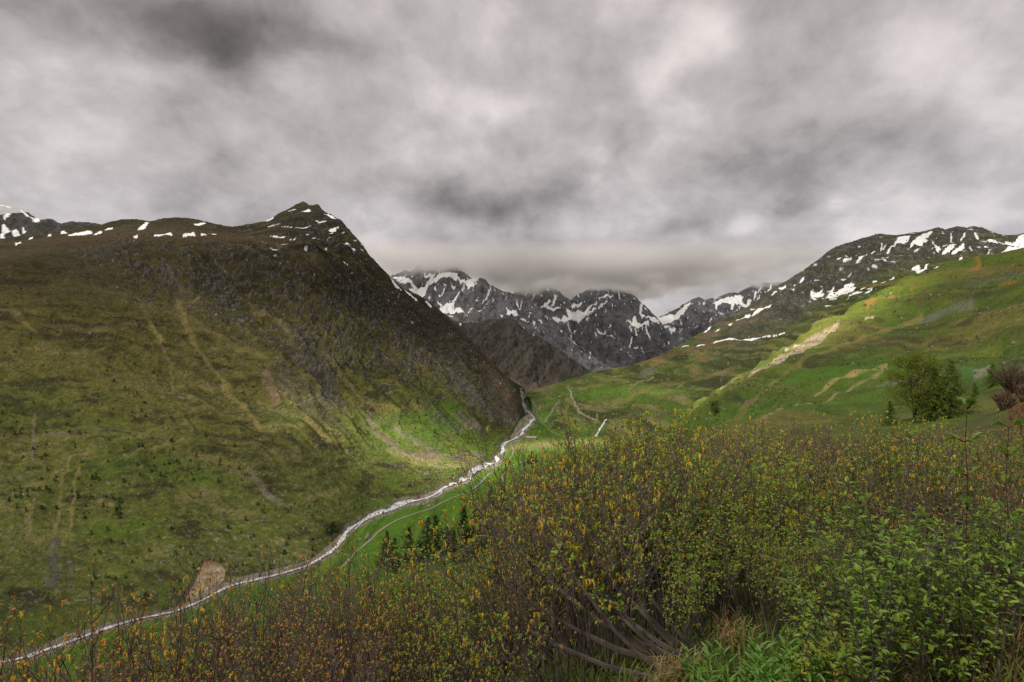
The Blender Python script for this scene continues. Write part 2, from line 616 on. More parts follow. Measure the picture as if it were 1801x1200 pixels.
# ---- left mountain ------------------------------------------------------------------------------------------------
LEFT_CREST = [(-600, 430), (-300, 430), (0, 425), (60, 415), (120, 405), (180, 397), (210, 388), (240, 386), (265, 392), (290, 385), (310, 382),
              (340, 385), (365, 392), (385, 398), (410, 401), (450, 395), (470, 390), (500, 373), (520, 362), (535, 356), (545, 363),
              (560, 361), (570, 373), (585, 380), (600, 388), (615, 405), (640, 435), (660, 460), (690, 492), (710, 507), (753, 529),
              (787, 555), (813, 579), (840, 610), (870, 640), (900, 668), (925, 686), (960, 697), (1000, 704)]
LEFT_BASE = [(-600, 1345), (-300, 1255), (0, 1160), (190, 1098), (400, 1020), (540, 985), (600, 935), (650, 894), (740, 864), (800, 838), (822, 824),
             (850, 808), (868, 790), (880, 775), (900, 758), (915, 740), (920, 712), (930, 702), (940, 703), (1000, 708)]
LEFT_BROW = [(-600, 520), (0, 475), (100, 455), (200, 440), (300, 428), (400, 432), (500, 430), (560, 425), (600, 430), (640, 462),
             (690, 505), (753, 541), (813, 592), (870, 650), (925, 691), (960, 699), (1000, 705)]

def build_left():
    px = columns(-600, -30, 924, 924, 1.45)
    crest = curve(px, LEFT_CREST)
    brow = curve(px, LEFT_BROW, 14)
    base = curve(px, LEFT_BASE, 8)
    brow = np.maximum(brow, crest + 4)
    base = np.maximum(base, brow + 3)
    d0 = np.log(valley_D(base))
    z0 = zof(d0, base)
    apron = base + (brow - base) * 0.17
    mid = base + (brow - base) * 0.60
    d1 = climb(d0, base, apron, 0.30)
    d2 = climb(d1, apron, mid, curve(px, [(-600, 0.5), (300, 0.52), (700, 0.56), (900, 0.5)]))
    d3 = climb(d2, mid, brow, curve(px, [(-600, 0.5), (300, 0.58), (600, 0.62), (900, 0.5)]))
    d4 = climb(d3, brow, crest, curve(px, [(-600, 0.24), (430, 0.24), (540, 0.42), (620, 0.6), (900, 0.5)], 20))
    crest_s = curve(px, LEFT_CREST, 22) + 9
    wgt = sstep(600, 520, px)
    d4s = climb(d3, brow, np.minimum(crest_s, brow - 1), curve(px, [(-600, 0.24), (430, 0.24), (540, 0.42), (620, 0.6), (900, 0.5)], 20))
    d4 = (d4s + 0.07) * wgt + d4 * (1 - wgt)
    dsh = d4 - 0.07 * wgt - 0.02 * (1 - wgt)
    shoulder = np.minimum(crest_s, brow - 1) * wgt + (crest * 0.8 + brow * 0.2) * (1 - wgt)
    dsh = np.maximum(dsh, d3 + 0.004)
    d4 = np.maximum(d4, dsh + 0.004)
    lines = [(d0 - 0.03, z0 - 16), (d0, z0 - 2.0), (d1, zof(d1, apron)), (d2, zof(d2, mid)), (d3, zof(d3, brow)), (dsh, zof(dsh, shoulder)), (d4, zof(d4, crest)),
             (d4 + 0.06, zof(d4, crest) - 45), (d4 + 0.3, zof(d4, crest) - 260)]
    lnD, z = loft(px, lines, [5, 84, 150, 140, 64, 30, 8, 6])
    S = Sheet(px, lnD, z)
    PX, PY = S.PX, S.PY
    s = S.X * 0.42 + S.D * 0.91            # along the valley
    t = -S.X * 0.91 + S.D * 0.42           # up the slope
    row = np.arange(z.shape[0])[:, None] / z.shape[0]
    hgt = (base[None, :] - PY) / np.maximum(base - crest, 20)[None, :]      # 0 river .. 1 crest
    edge = sstep(0.015, 0.12, hgt) * (1 - 0.72 * sstep(0.90, 0.995, hgt))
    scale = np.clip((base - crest)[None, :] / 400, 0.25, 1)
    w1, w2 = fbm(s / 160, t / 190, 3, 3), fbm(s / 60, t / 90, 3, 9)
    rock_zone = np.exp(-((PY - np.interp(PX, [0, 200, 400, 600, 750, 850], [440, 450, 500, 540, 600, 660])) / np.interp(PX, [0, 300, 600, 850], [22, 55, 105, 60])) ** 2)
    rock_zone = np.clip(rock_zone * sstep(-40, 260, PX) + 0.9 * np.exp(-(((PX - 575) / 60) ** 2 + ((PY - 400) / 35) ** 2)) + 0.55 * np.exp(-(((PX - 700) / 130) ** 2 + ((PY - 600) / 60) ** 2)), 0, 1)
    gl = ridged((s + 45 * w1) / 95 , t / 420 + 0.3 * w2, 3, 21)
    gl2 = ridged((s + 20 * w2) / 34, t / 170, 3, 43)
    rk = ridged(s / 26 + 0.4 * w2, z / 15, 4, 77)
    rk2 = fbm(s / 9, z / 6, 3, 90)
    tz = fbm(s / 70 + 0.5 * w2, z / 7.0, 3, 55)                 # terracettes running along the slope
    big = fbm(s / 330, t / 330, 3, 5)
    gamp = sstep(0.12, 0.45, hgt) * (0.45 + 0.55 * sstep(200, 520, PX))
    dz = edge * scale * (18 * big + (20 + 9 * sstep(480, 640, PX)) * (gl - 0.62) * gamp + 12 * (gl2 - 0.6) * gamp + rock_zone * (7.0 * (rk - 0.62) + 4.5 * rk2) + 1.3 * tz + 1.2 * rk2)
    # a step of cliffs under the brow
    clf = sstep(0.0, 1.0, (PY - np.interp(PX, [0, 100, 200, 300, 420], [478, 462, 448, 436, 440])) / 14.0)
    dz += -9 * edge * clf * (PX < 520) * (1 - sstep(0, 1, (PY - 470) / 80.0)) * (0.6 + 0.8 * gnoise(s / 40, z / 40, 8))
    # crest detail
    dz += sstep(0.93, 1.0, hgt) * 2.6 * fbm(s / 22, t / 22, 3, 4)
    S.z = S.z + dz
    # ---- ground cover
    jx, jy = 5 * fbm(s / 25, z / 12, 3, 101), 5 * fbm(s / 25, z / 12, 3, 202)
    jit = (jx, jy)
    n1 = fbm(s / 120, z / 45, 4, 301)
    n2 = fbm(s / 42, z / 9, 4, 302)
    n3 = fbm(s / 11, z / 4.0, 3, 303)
    n4 = fbm(s / 4.2, z / 2.0, 2, 304)
    low = sstep(560, 950, PY)
    C = np.broadcast_to(OLIVE, z.shape + (3,)).copy()
    C = mix(C, (0.082, 0.112, 0.020), low * 0.7)
    C = mix(C, DRY, sstep(0.15, 0.7, n2 + 0.35 * n1 + 0.25 * tz) * 0.5)
    C = mix(C, HEATH, sstep(0.02, 0.42, -n1 * 0.6 + n2 * -0.7 + 0.30 * n3 - 0.05) * 0.8)
    C = mix(C, HEATH, sstep(0.25, 0.55, n3 + 0.4 * n4) * 0.55)
    C = mix(C, DRY * 1.15, sstep(0.30, 0.6, n4 - 0.3 * n3) * 0.35)
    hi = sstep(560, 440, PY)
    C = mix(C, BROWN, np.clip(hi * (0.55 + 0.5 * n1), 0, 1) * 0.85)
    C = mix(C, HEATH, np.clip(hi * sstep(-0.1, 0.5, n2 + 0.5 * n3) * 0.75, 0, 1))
    C = mix(C, HEATH * 0.8, 0.85 * sstep(0.60, 0.9, hgt) * sstep(250, 470, PX) * sstep(-0.6, 0.2, n1 + n2))
    sk = fbm((s + 40 * w1) / 13, t / 330 + 0.25 * w2, 3, 305)               # runnels down the slope
    rib = sstep(200, 420, PX) * sstep(0.18, 0.35, hgt)
    C = mix(C, DRY * 0.95, rib * sstep(0.22, 0.55, sk) * 0.55)
    C = mix(C, HEATH * 0.9, rib * sstep(0.12, 0.5, -sk) * 0.65)
    C = mix(C, HEATH, 0.5 * sstep(0.55, 0.75, gl) * sstep(430, 560, PX) * sstep(0.15, 0.4, hgt))
    # rusty bench above the cliffs
    bench = np.exp(-((PY - np.interp(PX, [0, 100, 200, 300, 420, 520], [455, 432, 418, 412, 422, 428])) / 11.0) ** 2) * sstep(560, 440, PX)
    C = mix(C, BROWN * (1.25, 1.1, 0.9), np.clip(bench * (0.8 + 0.7 * n2), 0, 1))
    # rock outcrops
    rm = rock_zone * sstep(0.50, 0.78, rk + 0.25 * n3 + 0.1 * n1) + 0.85 * sstep(0.32, 0.6, n2 * 0.3 + fbm(s / 30, z / 20, 3, 401) * 0.8 + 0.3 * rk2 - 0.05) * sstep(900, 560, PY) * sstep(80, 340, PX)
    rm = np.clip(rm, 0, 1)
    C = mix(C, np.where((n4 > 0.12)[..., None], ROCK * 1.1, DROCK * 0.8), rm * 0.8)
    # single stones
    C = mix(C, ROCK * 1.6, sstep(0.55, 0.65, gnoise(s / 2.6, z / 1.6, 500) + 0.3 * n1) * sstep(0.4, 0.05, hgt) * 0.7)
    C = mix(C, ROCK * 1.2, sstep(0.60, 0.70, gnoise(s / 3.2, z / 2.0, 511) + 0.15 * n1) * 0.6)
    # green gully floors and fans on the right-hand half
    fan = sstep(560, 720, PX) * sstep(620, 720, PY)
    C = mix(C, GREEN * 0.85, np.clip(fan * sstep(-0.25, 0.3, n1 + 0.4 * n2) * 0.8, 0, 1))
    C = mix(C, GREEN * 0.8, 0.5 * low * sstep(0.0, 0.5, -n1 + 0.3 * n2))
    for pts, w0, w1_, col, a in [
        ([(318, 515), (312, 522), (325, 560), (345, 600), (375, 645), (400, 690), (430, 720), (455, 760)], 5, 4, DRY * 1.1, 0.75),
        ([(350, 517), (318, 520)], 3, 4, DRY * 1.1, 0.8),
        ([(285, 455), (310, 480), (318, 490), (311, 508)], 3, 5, SCREE, 0.7),
        ([(245, 520), (262, 560), (285, 600), (300, 640), (305, 690)], 4, 2, DRY, 0.5),
        ([(265, 568), (285, 595)], 5, 3, DRY * 1.2, 0.7),
        ([(425, 520), (455, 550), (490, 565), (525, 600), (550, 640)], 5, 3, DRY * 0.9, 0.6),
        ([(470, 655), (478, 690), (485, 712)], 11, 6, SCREE * (1.1, 0.9, 0.75), 0.75),
        ([(478, 655), (500, 690), (515, 722), (540, 760), (570, 785), (590, 800)], 3, 6, DRY * 0.85, 0.75),
        ([(498, 660), (510, 685)], 4, 2, DRY, 0.6),
        ([(560, 680), (575, 670), (578, 660)], 8, 8, SCREE, 0.6),
        ([(550, 640), (565, 680), (600, 720)], 3, 5, DRY * 0.8, 0.6),
        ([(645, 690), (650, 730), (662, 755), (690, 780), (720, 800), (760, 800)], 3, 12, SCREE * (1.0, 0.88, 0.78), 0.85),
        ([(690, 740), (730, 770), (780, 800), (850, 800)], 3, 7, SCREE * 0.9, 0.6),
        ([(800, 650), (830, 690), (870, 720), (910, 735)], 5, 20, SCREE * (0.62, 0.66, 0.68), 0.9),
        ([(785, 640), (800, 660), (830, 680)], 2, 8, SCREE * (0.6, 0.66, 0.72), 0.85),
        ([(845, 635), (870, 660), (890, 690), (912, 705)], 4, 17, SCREE * (1.0, 0.86, 0.76), 0.95),
        ([(890, 690), (915, 700)], 5, 8, RUST * (1.0, 1.15, 1.6), 0.5),
        ([(808, 725), (825, 745), (850, 755)], 6, 7, SCREE * 0.9, 0.8),
        ([(437, 838), (455, 862), (470, 880), (490, 893)], 2.5, 6, SCREE * 1.05, 0.8),
        ([(358, 868), (368, 895), (395, 918)], 2, 2.5, SCREE * 0.8, 0.6),
        ([(125, 800), (110, 845), (104, 890), (94, 950), (90, 985)], 2.5, 4, DRY * 0.9, 0.75),
        ([(155, 795), (135, 825), (130, 870), (122, 930), (112, 960)], 2.5, 3.5, DRY * 0.9, 0.75),
        ([(98, 955), (95, 1000), (92, 1025)], 9, 15, DROCK * 1.6, 0.8),
        ([(125, 990), (122, 1040)], 4, 4, SCREE * 0.7, 0.5),
        ([(60, 725), (56, 775), (60, 800)], 2.5, 3, SCREE, 0.6),
        ([(54, 890), (50, 940)], 7, 5, DRY, 0.55),
        ([(0, 760), (120, 758), (240, 760)], 1.6, 1.6, SCREE, 0.4),
        ([(220, 810), (260, 800), (320, 780)], 3, 4, DRY, 0.5),
        ([(0, 545), (40, 560), (60, 575)], 5, 3, DRY * 1.15, 0.6),
        ([(90, 510), (140, 500), (240, 515)], 7, 5, (0.16, 0.165, 0.06), 0.55),
        ([(60, 560), (140, 580), (240, 572)], 5, 4, DRY, 0.45),
        ([(560, 590), (600, 560), (640, 560)], 4, 4, DRY * 0.8, 0.5),
        ([(480, 520), (510, 535), (560, 525)], 4, 4, DRY * 0.8, 0.5),
        ([(660, 590), (700, 620), (740, 640), (770, 655)], 4, 5, DRY * 0.7, 0.55),
        ([(690, 800), (740, 812), (800, 815), (850, 815)], 10, 7, (0.27, 0.25, 0.09), 0.6),  # paler grass strip painted to strengthen the sunlit patch on the fan
    ]:
        m = streak(PX, PY, pts, w0 * 1.25, w1_ * 1.25, jit) * np.clip(0.80 + 0.7 * n3 + 0.4 * n2, 0, 1)
        C = mix(C, np.asarray(col), np.clip(m, 0, 1) * a)
    # landslip scar above the river
    scar = poly_mask(PX, PY, [(340, 1020), (350, 995), (357, 985), (372, 984), (388, 990), (396, 1000), (393, 1018), (385, 1030), (345, 1048), (320, 1050), (330, 1035)], (jx * 0.5, jy * 0.4))
    C = mix(C, np.array((0.36, 0.25, 0.16)), scar * (0.85 + 0.15 * n3))
    C = mix(C, np.array((0.40, 0.34, 0.25)), scar * sstep(0.0, 0.4, n4 + n3) * 0.8)
    C = mix(C, RUST * 0.8, scar * sstep(996, 984, PY) * 0.8)
    S.z = S.z - scar * 2.5
    for q in [(80, 800), (33, 833), (98, 830), (175, 885), (195, 890)]:
        m = np.exp(-(((PX - q[0] + jx) / 4.5) ** 2 + ((PY - q[1] + jy) / 3) ** 2))
        C = mix(C, np.array((0.34, 0.17, 0.10)), np.clip(m * 1.3, 0, 1) * 0.7)
    # gravel along the left bank
    rd, _ = seg_dist(PX[:120], PY[:120], RIVER)
    gw = np.interp(PY[:120], [690, 780, 900, 1000, 1160], [4, 8, 11, 8, 10])
    g = np.zeros(z.shape)
    g[:120] = 1 - sstep(0.6, 1.2, rd / gw + 0.35 * n3[:120])
    C = mix(C, SCREE * (0.95, 0.98, 1.0), g * 0.9)
    # snow
    snow = np.zeros(z.shape)
    for p in [[(118, 412), (135, 409), (160, 405), (162, 411), (140, 414), (120, 415)], [(163, 413), (178, 406), (180, 409), (168, 414)],
              [(243, 402), (252, 396), (256, 391), (262, 393), (256, 400), (250, 405), (242, 406)], [(270, 416), (300, 412), (303, 416), (272, 418)],
              [(106, 401), (110, 406), (118, 409), (108, 410)], [(320, 415), (340, 413), (343, 416), (322, 417)], [(352, 415), (362, 413), (364, 416), (354, 417)],
              [(341, 394), (360, 391), (362, 393), (350, 397), (342, 396)], [(26, 430), (35, 427), (37, 429), (28, 433)], [(52, 419), (58, 417), (58, 421), (50, 423)],
              [(235, 419), (242, 417), (242, 421), (236, 422)], [(365, 411), (380, 410), (381, 412), (366, 413)], [(184, 404), (198, 401), (198, 403), (185, 405)],
              [(465, 389), (472, 387), (480, 382), (482, 384), (470, 390)], [(570, 378), (585, 380), (592, 386), (584, 384), (575, 380)],
              [(574, 398), (590, 399), (595, 395), (596, 399), (588, 402), (576, 401)], [(530, 374), (543, 369), (547, 373), (538, 375)],
              [(604, 432), (615, 441), (626, 445), (624, 447), (612, 443), (602, 434)], [(548, 417), (560, 419), (560, 421), (549, 420)],
              [(686, 488), (695, 497), (706, 509), (705, 513), (694, 502)], [(710, 508), (722, 517), (734, 528), (732, 530), (718, 518)], [(750, 530), (760, 537), (758, 540), (748, 532)],
              [(604, 459), (612, 462), (611, 464), (604, 461)], [(493, 417), (500, 416), (500, 419), (493, 419)], [(5, 413), (20, 414), (20, 420), (4, 420)], [(85, 414), (90, 411), (90, 416), (84, 417)]]:
        snow = np.maximum(snow, poly_mask(PX, PY, p, (jx * 0.18, jy * 0.18)))
    snow = np.maximum(snow, sstep(0.66, 0.72, gnoise(s / 14, z / 5, 611) + 0.12 * n3) * sstep(470, 430, PY) * sstep(440, 470, PX))
    # broad rock ribs on the right-hand face
    rr_ = sstep(0.05, 0.5, fbm((s + 60 * w1) / 60, t / 260, 4, 306) + 0.25 * n2)
    C = mix(C, np.where((n3 + n4 > 0.25)[..., None], ROCK * 0.8, DROCK * 0.7), rr_ * sstep(400, 560, PX) * sstep(0.22, 0.42, hgt) * 0.75)
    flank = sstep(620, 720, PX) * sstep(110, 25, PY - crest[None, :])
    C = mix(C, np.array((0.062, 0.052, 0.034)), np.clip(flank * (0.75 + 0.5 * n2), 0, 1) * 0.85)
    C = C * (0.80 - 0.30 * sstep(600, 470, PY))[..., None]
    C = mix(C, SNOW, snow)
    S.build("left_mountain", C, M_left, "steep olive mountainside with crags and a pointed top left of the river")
    return S
LEFT = build_left()

# ---- generic far ridges -------------------------------------------------------------------------------------------
def ridge_sheet(name, label, lo, hi, step, crest, base, Db, s, rows, seed, snow_polys, rockcol, grasscol, ctop=None, snow_amt=0.0, gul=1.0, extra=None, mat=None, streaks=()):
    px = np.arange(lo, hi, step).astype(float)
    cr = curve(px, crest)
    ba = np.maximum(curve(px, base, 10), cr + 4)
    d0 = np.log(curve(px, Db, 10))
    md = ba + (cr - ba) * 0.45
    sv = curve(px, s, 10) if isinstance(s, list) else s
    d1 = climb(d0, ba, md, sv * 0.8)
    d2 = climb(d1, md, cr, sv * 1.2)
    z0 = zof(d0, ba)
    z2 = zof(d2, cr)
    lines = [(d0 - 0.06, z0 - 70), (d0, z0), (d1, zof(d1, md)), (d2, z2), (d2 + 0.05, z2 - 90), (d2 + 0.3, z2 - 500)]
    lnD, z = loft(px, lines, [5, rows[0], rows[1], 8, 6])
    S = Sheet(px, lnD, z)
    PX, PY = S.PX, S.PY
    dist = np.exp(d0).mean()
    u = dist / 3000.0
    hgt = (ba[None, :] - PY) / np.maximum(ba - cr, 10)[None, :]
    X, Y = S.X, S.D
    w1, w2 = fbm(X / (260 * u), Y / (260 * u), 3, seed), fbm(X / (90 * u), Y / (90 * u), 3, seed + 1)
    edge = sstep(0.0, 0.12, hgt) * (1 - 0.75 * sstep(0.90, 1.0, hgt))
    gl = ridged((X + 70 * u * w1) / (170 * u), Y / (500 * u) + 0.3 * w2, 4, seed + 2)
    gl2 = ridged((X + 30 * u * w2) / (55 * u), z / (150 * u), 4, seed + 3)
    fine = fbm(X / (22 * u), z / (16 * u), 4, seed + 4)
    S.z = S.z + gul * edge * (46 * u * (gl - 0.6) + 20 * u * (gl2 - 0.6) + 6 * u * fine) + sstep(0.9, 1, hgt) * 5 * u * fine * gul
    n1 = fbm(X / (200 * u), z / (90 * u), 4, seed + 5)
    n2 = fbm(X / (45 * u), z / (30 * u), 4, seed + 6)
    n3 = fbm(X / (11 * u), z / (9 * u), 3, seed + 7)
    C = np.broadcast_to(np.asarray(rockcol), z.shape + (3,)).copy()
    C = mix(C, np.asarray(rockcol) * 0.55, sstep(-0.1, 0.45, n2 + 0.5 * n3))
    C = mix(C, np.asarray(rockcol) * 1.7, sstep(0.25, 0.6, n3 - 0.3 * n2) * 0.7)
    C = mix(C, grasscol, np.clip(sstep(0.75, 0.1, hgt + 0.35 * n1) * sstep(-0.4, 0.4, n2), 0, 1) * 0.7)
    if ctop is not None: C = mix(C, ctop, sstep(0.5, 0.95, hgt) * 0.7)
    j = (3.2 * n2 + 2.4 * n3, 3.2 * fbm(X / (45 * u), z / (30 * u), 3, seed + 9) + 2.0 * fbm(X / (11 * u), z / (9 * u), 2, seed + 10))
    for pts, w0, w1_, col, a in streaks:
        C = mix(C, col, np.clip(streak(PX, PY, pts, w0, w1_, j) * (0.8 + 0.4 * n3), 0, 1) * a)
    if extra is not None: C = extra(S, C, n1, n2, n3, hgt, j)
    snow = np.zeros(z.shape)
    for p in snow_polys:
        snow = np.maximum(snow, poly_mask(PX, PY, p[1:], (j[0] * p[0], j[1] * p[0])) if isinstance(p[0], (int, float)) else poly_mask(PX, PY, p, (j[0] * 0.3, j[1] * 0.3)))
    if snow_amt:
        snow = np.maximum(snow, sstep(0.62 - snow_amt, 0.70 - snow_amt, n2 * 0.55 + 0.55 * fbm(X / (16 * u), z / (40 * u), 3, seed + 12) + 0.25 * n3 + 0.35 * (hgt - 0.6)) * sstep(0.25, 0.5, hgt))
    C = mix(C, SNOW, snow)
    S.build(name, C, mat or M_far, label)
    return S

def line_poly(pts, w):
    """thin snow-filled gully as a polygon"""
    l, r = [], []
    n = len(pts)
    for i, (x, y) in enumerate(pts):
        a, b = pts[max(i - 1, 0)], pts[min(i + 1, n - 1)]
        dx, dy = b[0] - a[0], b[1] - a[1]
        k = w * (0.5 if i in (0, n - 1) else 1.0) / math.hypot(dx, dy) / 2
        l.append((x - dy * k, y + dx * k))
        r.append((x + dy * k, y - dx * k))
    return l + r[::-1]

FAR_ROCK = (0.082, 0.080, 0.082)
SUMMIT_SNOW = [
    # left snowy mountain (pixels of the photograph)
    [(690, 487), (705, 485), (722, 492), (726, 498), (735, 503), (745, 500), (752, 492), (760, 486), (772, 480), (785, 479), (800, 481), (808, 489), (815, 493), (826, 492), (835, 488), (842, 491),
     (832, 497), (826, 500), (820, 498), (812, 498), (806, 490), (790, 489), (775, 488), (765, 491), (758, 495), (752, 500), (748, 515), (745, 519), (735, 517), (722, 510), (718, 506), (728, 504), (722, 499), (705, 496)],
    [(745, 485), (755, 482), (765, 480), (762, 483), (748, 488)],
    [(823, 499), (833, 497), (836, 500), (828, 504), (822, 507)],
    line_poly([(818, 497), (814, 506), (811, 511)], 2.2), line_poly([(808, 516), (801, 525), (795, 534)], 3.2),
    [(775, 536), (786, 533), (795, 535), (800, 533), (798, 543), (810, 545), (818, 549), (806, 553), (796, 551), (790, 549), (780, 548), (773, 543)],
    line_poly([(768, 526), (775, 533), (780, 538)], 2.4), line_poly([(863, 503), (861, 512), (856, 522), (848, 531)], 2.2),
    line_poly([(848, 540), (843, 545), (838, 547)], 2.0), line_poly([(830, 544), (822, 550), (817, 553)], 2.6),
    [(889, 536), (893, 543), (897, 547), (905, 548), (912, 550), (913, 553), (905, 556), (895, 556), (891, 552), (892, 545)],
    [(880, 554), (886, 557), (884, 560), (881, 558)], [(913, 556), (926, 556), (925, 559), (916, 558)],
    line_poly([(909, 527), (910, 535), (914, 541)], 2.2), line_poly([(918, 526), (916, 534), (915, 540)], 2.0), line_poly([(890, 523), (892, 530)], 1.6),
    [(793, 500), (801, 499), (800, 504), (794, 504)], [(780, 503), (786, 501), (785, 505), (780, 505)], line_poly([(783, 507), (777, 514), (771, 517)], 1.8), [(763, 509), (767, 507), (767, 513), (764, 513)],
    [(752, 524), (757, 525), (756, 527), (753, 526)], line_poly([(857, 530), (867, 527)], 2.0), line_poly([(786, 556), (792, 558), (798, 558)], 1.4), [(937, 562), (942, 566), (940, 568), (937, 565)], [(940, 571), (944, 571), (943, 573)],
    line_poly([(946, 563), (953, 570)], 1.8), line_poly([(944, 579), (948, 585)], 1.8), line_poly([(920, 573), (924, 582)], 2)]

CENTRE_SNOW = [
    [(950, 538), (960, 535), (966, 529), (969, 528), (967, 533), (962, 538), (972, 539), (980, 540), (988, 542), (983, 545), (970, 544), (963, 546), (955, 543), (951, 541)],
    line_poly([(979, 522), (974, 530), (969, 537)], 3.0), line_poly([(930, 513), (926, 519), (923, 524)], 2.6), line_poly([(942, 517), (938, 523), (936, 530)], 1.8),
    [(965, 561), (973, 558), (980, 561), (987, 564), (992, 556), (1000, 558), (996, 548), (996, 540), (1000, 544), (1005, 549), (1012, 549), (1020, 545), (1028, 546), (1035, 543), (1045, 537), (1050, 532), (1050, 535), (1042, 542),
     (1032, 548), (1024, 550), (1038, 546), (1033, 552), (1025, 558), (1018, 564), (1010, 562), (1002, 566), (995, 568), (985, 566), (978, 569), (971, 567)],
    [(1040, 547), (1052, 540), (1062, 534), (1069, 527), (1068, 531), (1058, 540), (1048, 547), (1036, 553), (1030, 556)],
    [(1002, 530), (1006, 537), (1015, 535), (1025, 531), (1024, 535), (1014, 539), (1006, 540)],
    line_poly([(1056, 527), (1066, 522), (1079, 518)], 3.0), line_poly([(977, 570), (981, 578), (989, 587), (998, 595), (1006, 601)], 3.4), line_poly([(998, 568), (1001, 576), (1006, 586)], 1.8),
    line_poly([(1005, 590), (1004, 594), (1010, 599), (1014, 604)], 2.4), line_poly([(1050, 574), (1054, 581), (1060, 585), (1066, 584)], 3.4), line_poly([(1067, 588), (1075, 596), (1081, 600)], 1.8),
    [(1003, 608), (1010, 611), (1018, 611), (1024, 616), (1015, 615), (1007, 612)], line_poly([(1010, 605), (1020, 608), (1029, 612)], 2.0), [(1035, 616), (1040, 618), (1038, 623), (1035, 619)],
    line_poly([(1079, 584), (1085, 591), (1090, 596)], 1.6), [(1071, 579), (1076, 579), (1075, 581), (1071, 581)], [(1030, 557), (1038, 556), (1036, 559), (1031, 560)],
    [(1105, 557), (1112, 562), (1113, 555), (1117, 554), (1123, 565), (1132, 570), (1136, 565), (1141, 566), (1142, 573), (1134, 574), (1124, 572), (1115, 572), (1110, 567)],
    line_poly([(1107, 570), (1110, 576), (1110, 581)], 2.6), line_poly([(1117, 573), (1119, 582), (1120, 589)], 3.0), line_poly([(1130, 573), (1130, 580)], 2.2), line_poly([(1136, 576), (1139, 590), (1144, 600)], 3.6),
    [(1126, 535), (1131, 533), (1130, 543), (1128, 550), (1136, 558), (1150, 560), (1160, 564), (1160, 572), (1150, 570), (1140, 562), (1128, 555), (1125, 548)],
    line_poly([(1112, 594), (1110, 603), (1106, 607)], 3.0), [(1098, 607), (1101, 608), (1104, 613), (1100, 612)], [(1114, 610), (1122, 611), (1121, 614), (1116, 613)], line_poly([(1090, 614), (1094, 616)], 2), line_poly([(1104, 617), (1112, 632)], 1.4),
    line_poly([(1083, 530), (1081, 540)], 1.4), line_poly([(1088, 512), (1091, 520)], 1.4), line_poly([(1128, 612), (1132, 620)], 2)]

RIGHT_FAR_SNOW = [
    [(1125, 553), (1135, 557), (1150, 559), (1165, 558), (1175, 556), (1185, 553), (1192, 546), (1200, 540), (1210, 534), (1215, 531), (1214, 536), (1206, 544), (1195, 553), (1192, 563), (1180, 570), (1165, 573), (1150, 572), (1140, 566)],
    [(1160, 574), (1178, 574), (1181, 576), (1170, 578)], [(1184, 577), (1190, 580), (1182, 588), (1177, 592), (1180, 586), (1176, 578)], [(1168, 580), (1174, 584), (1176, 590), (1171, 590), (1170, 585)], line_poly([(1156, 582), (1158, 590)], 2),
    [(1171, 598), (1178, 598), (1174, 604), (1167, 608), (1168, 602)], line_poly([(1196, 560), (1199, 570)], 2.4), line_poly([(1205, 540), (1209, 545)], 3.0), line_poly([(1239, 531), (1238, 538)], 3.2),
    [(1257, 532), (1268, 528), (1278, 525), (1290, 522), (1300, 519), (1308, 522), (1304, 530), (1312, 537), (1318, 530), (1322, 532), (1318, 540), (1310, 541), (1300, 535), (1292, 536), (1287, 545), (1284, 545), (1286, 537), (1278, 533), (1270, 535),
     (1262, 541), (1260, 546), (1258, 540)], line_poly([(1331, 511), (1328, 520), (1326, 530)], 3.4), line_poly([(1340, 502), (1334, 512), (1330, 520)], 2.6), line_poly([(1358, 500), (1352, 508), (1348, 512)], 3.0), line_poly([(1337, 523), (1330, 530)], 3.0),
    line_poly([(1247, 543), (1252, 549)], 2), line_poly([(1230, 532), (1230, 538)], 2), line_poly([(1264, 550), (1271, 557)], 2), line_poly([(1296, 540), (1294, 546)], 2), line_poly([(1302, 538), (1300, 545)], 1.6),
    [(1192, 603), (1200, 596), (1196, 602)], line_poly([(1195, 585), (1201, 581)], 2), line_poly([(1146, 614), (1155, 611)], 2.2)]

GROUND_DARK = (0.05, 0.042, 0.026)
FB = ridge_sheet("snowy_mountain", "grey mountain streaked with snow left of the valley head, top in cloud", 600, 1130, 1.2,
    [(600, 480), (680, 490), (700, 482), (712, 474), (722, 478), (738, 466), (750, 470), (764, 463), (778, 472), (790, 470), (803, 472), (812, 477), (826, 488), (832, 491), (850, 489), (855, 492), (862, 502), (870, 505), (885, 513), (900, 517), (915, 524), (930, 523), (942, 533), (955, 545), (985, 572), (1003, 600), (1020, 614), (1060, 638), (1090, 652), (1130, 664)],
    [(600, 640), (800, 640), (900, 650), (1000, 668), (1130, 690)], [(600, 2100), (1000, 2000), (1130, 1900)], [(600, 0.42), (900, 0.42), (1000, 0.3), (1130, 0.2)], (90, 110), 1300,
    SUMMIT_SNOW, (0.125, 0.125, 0.133), (0.062, 0.050, 0.034), snow_amt=0.10, gul=1.1)  # grey rock made paler and bluer in place of air haze
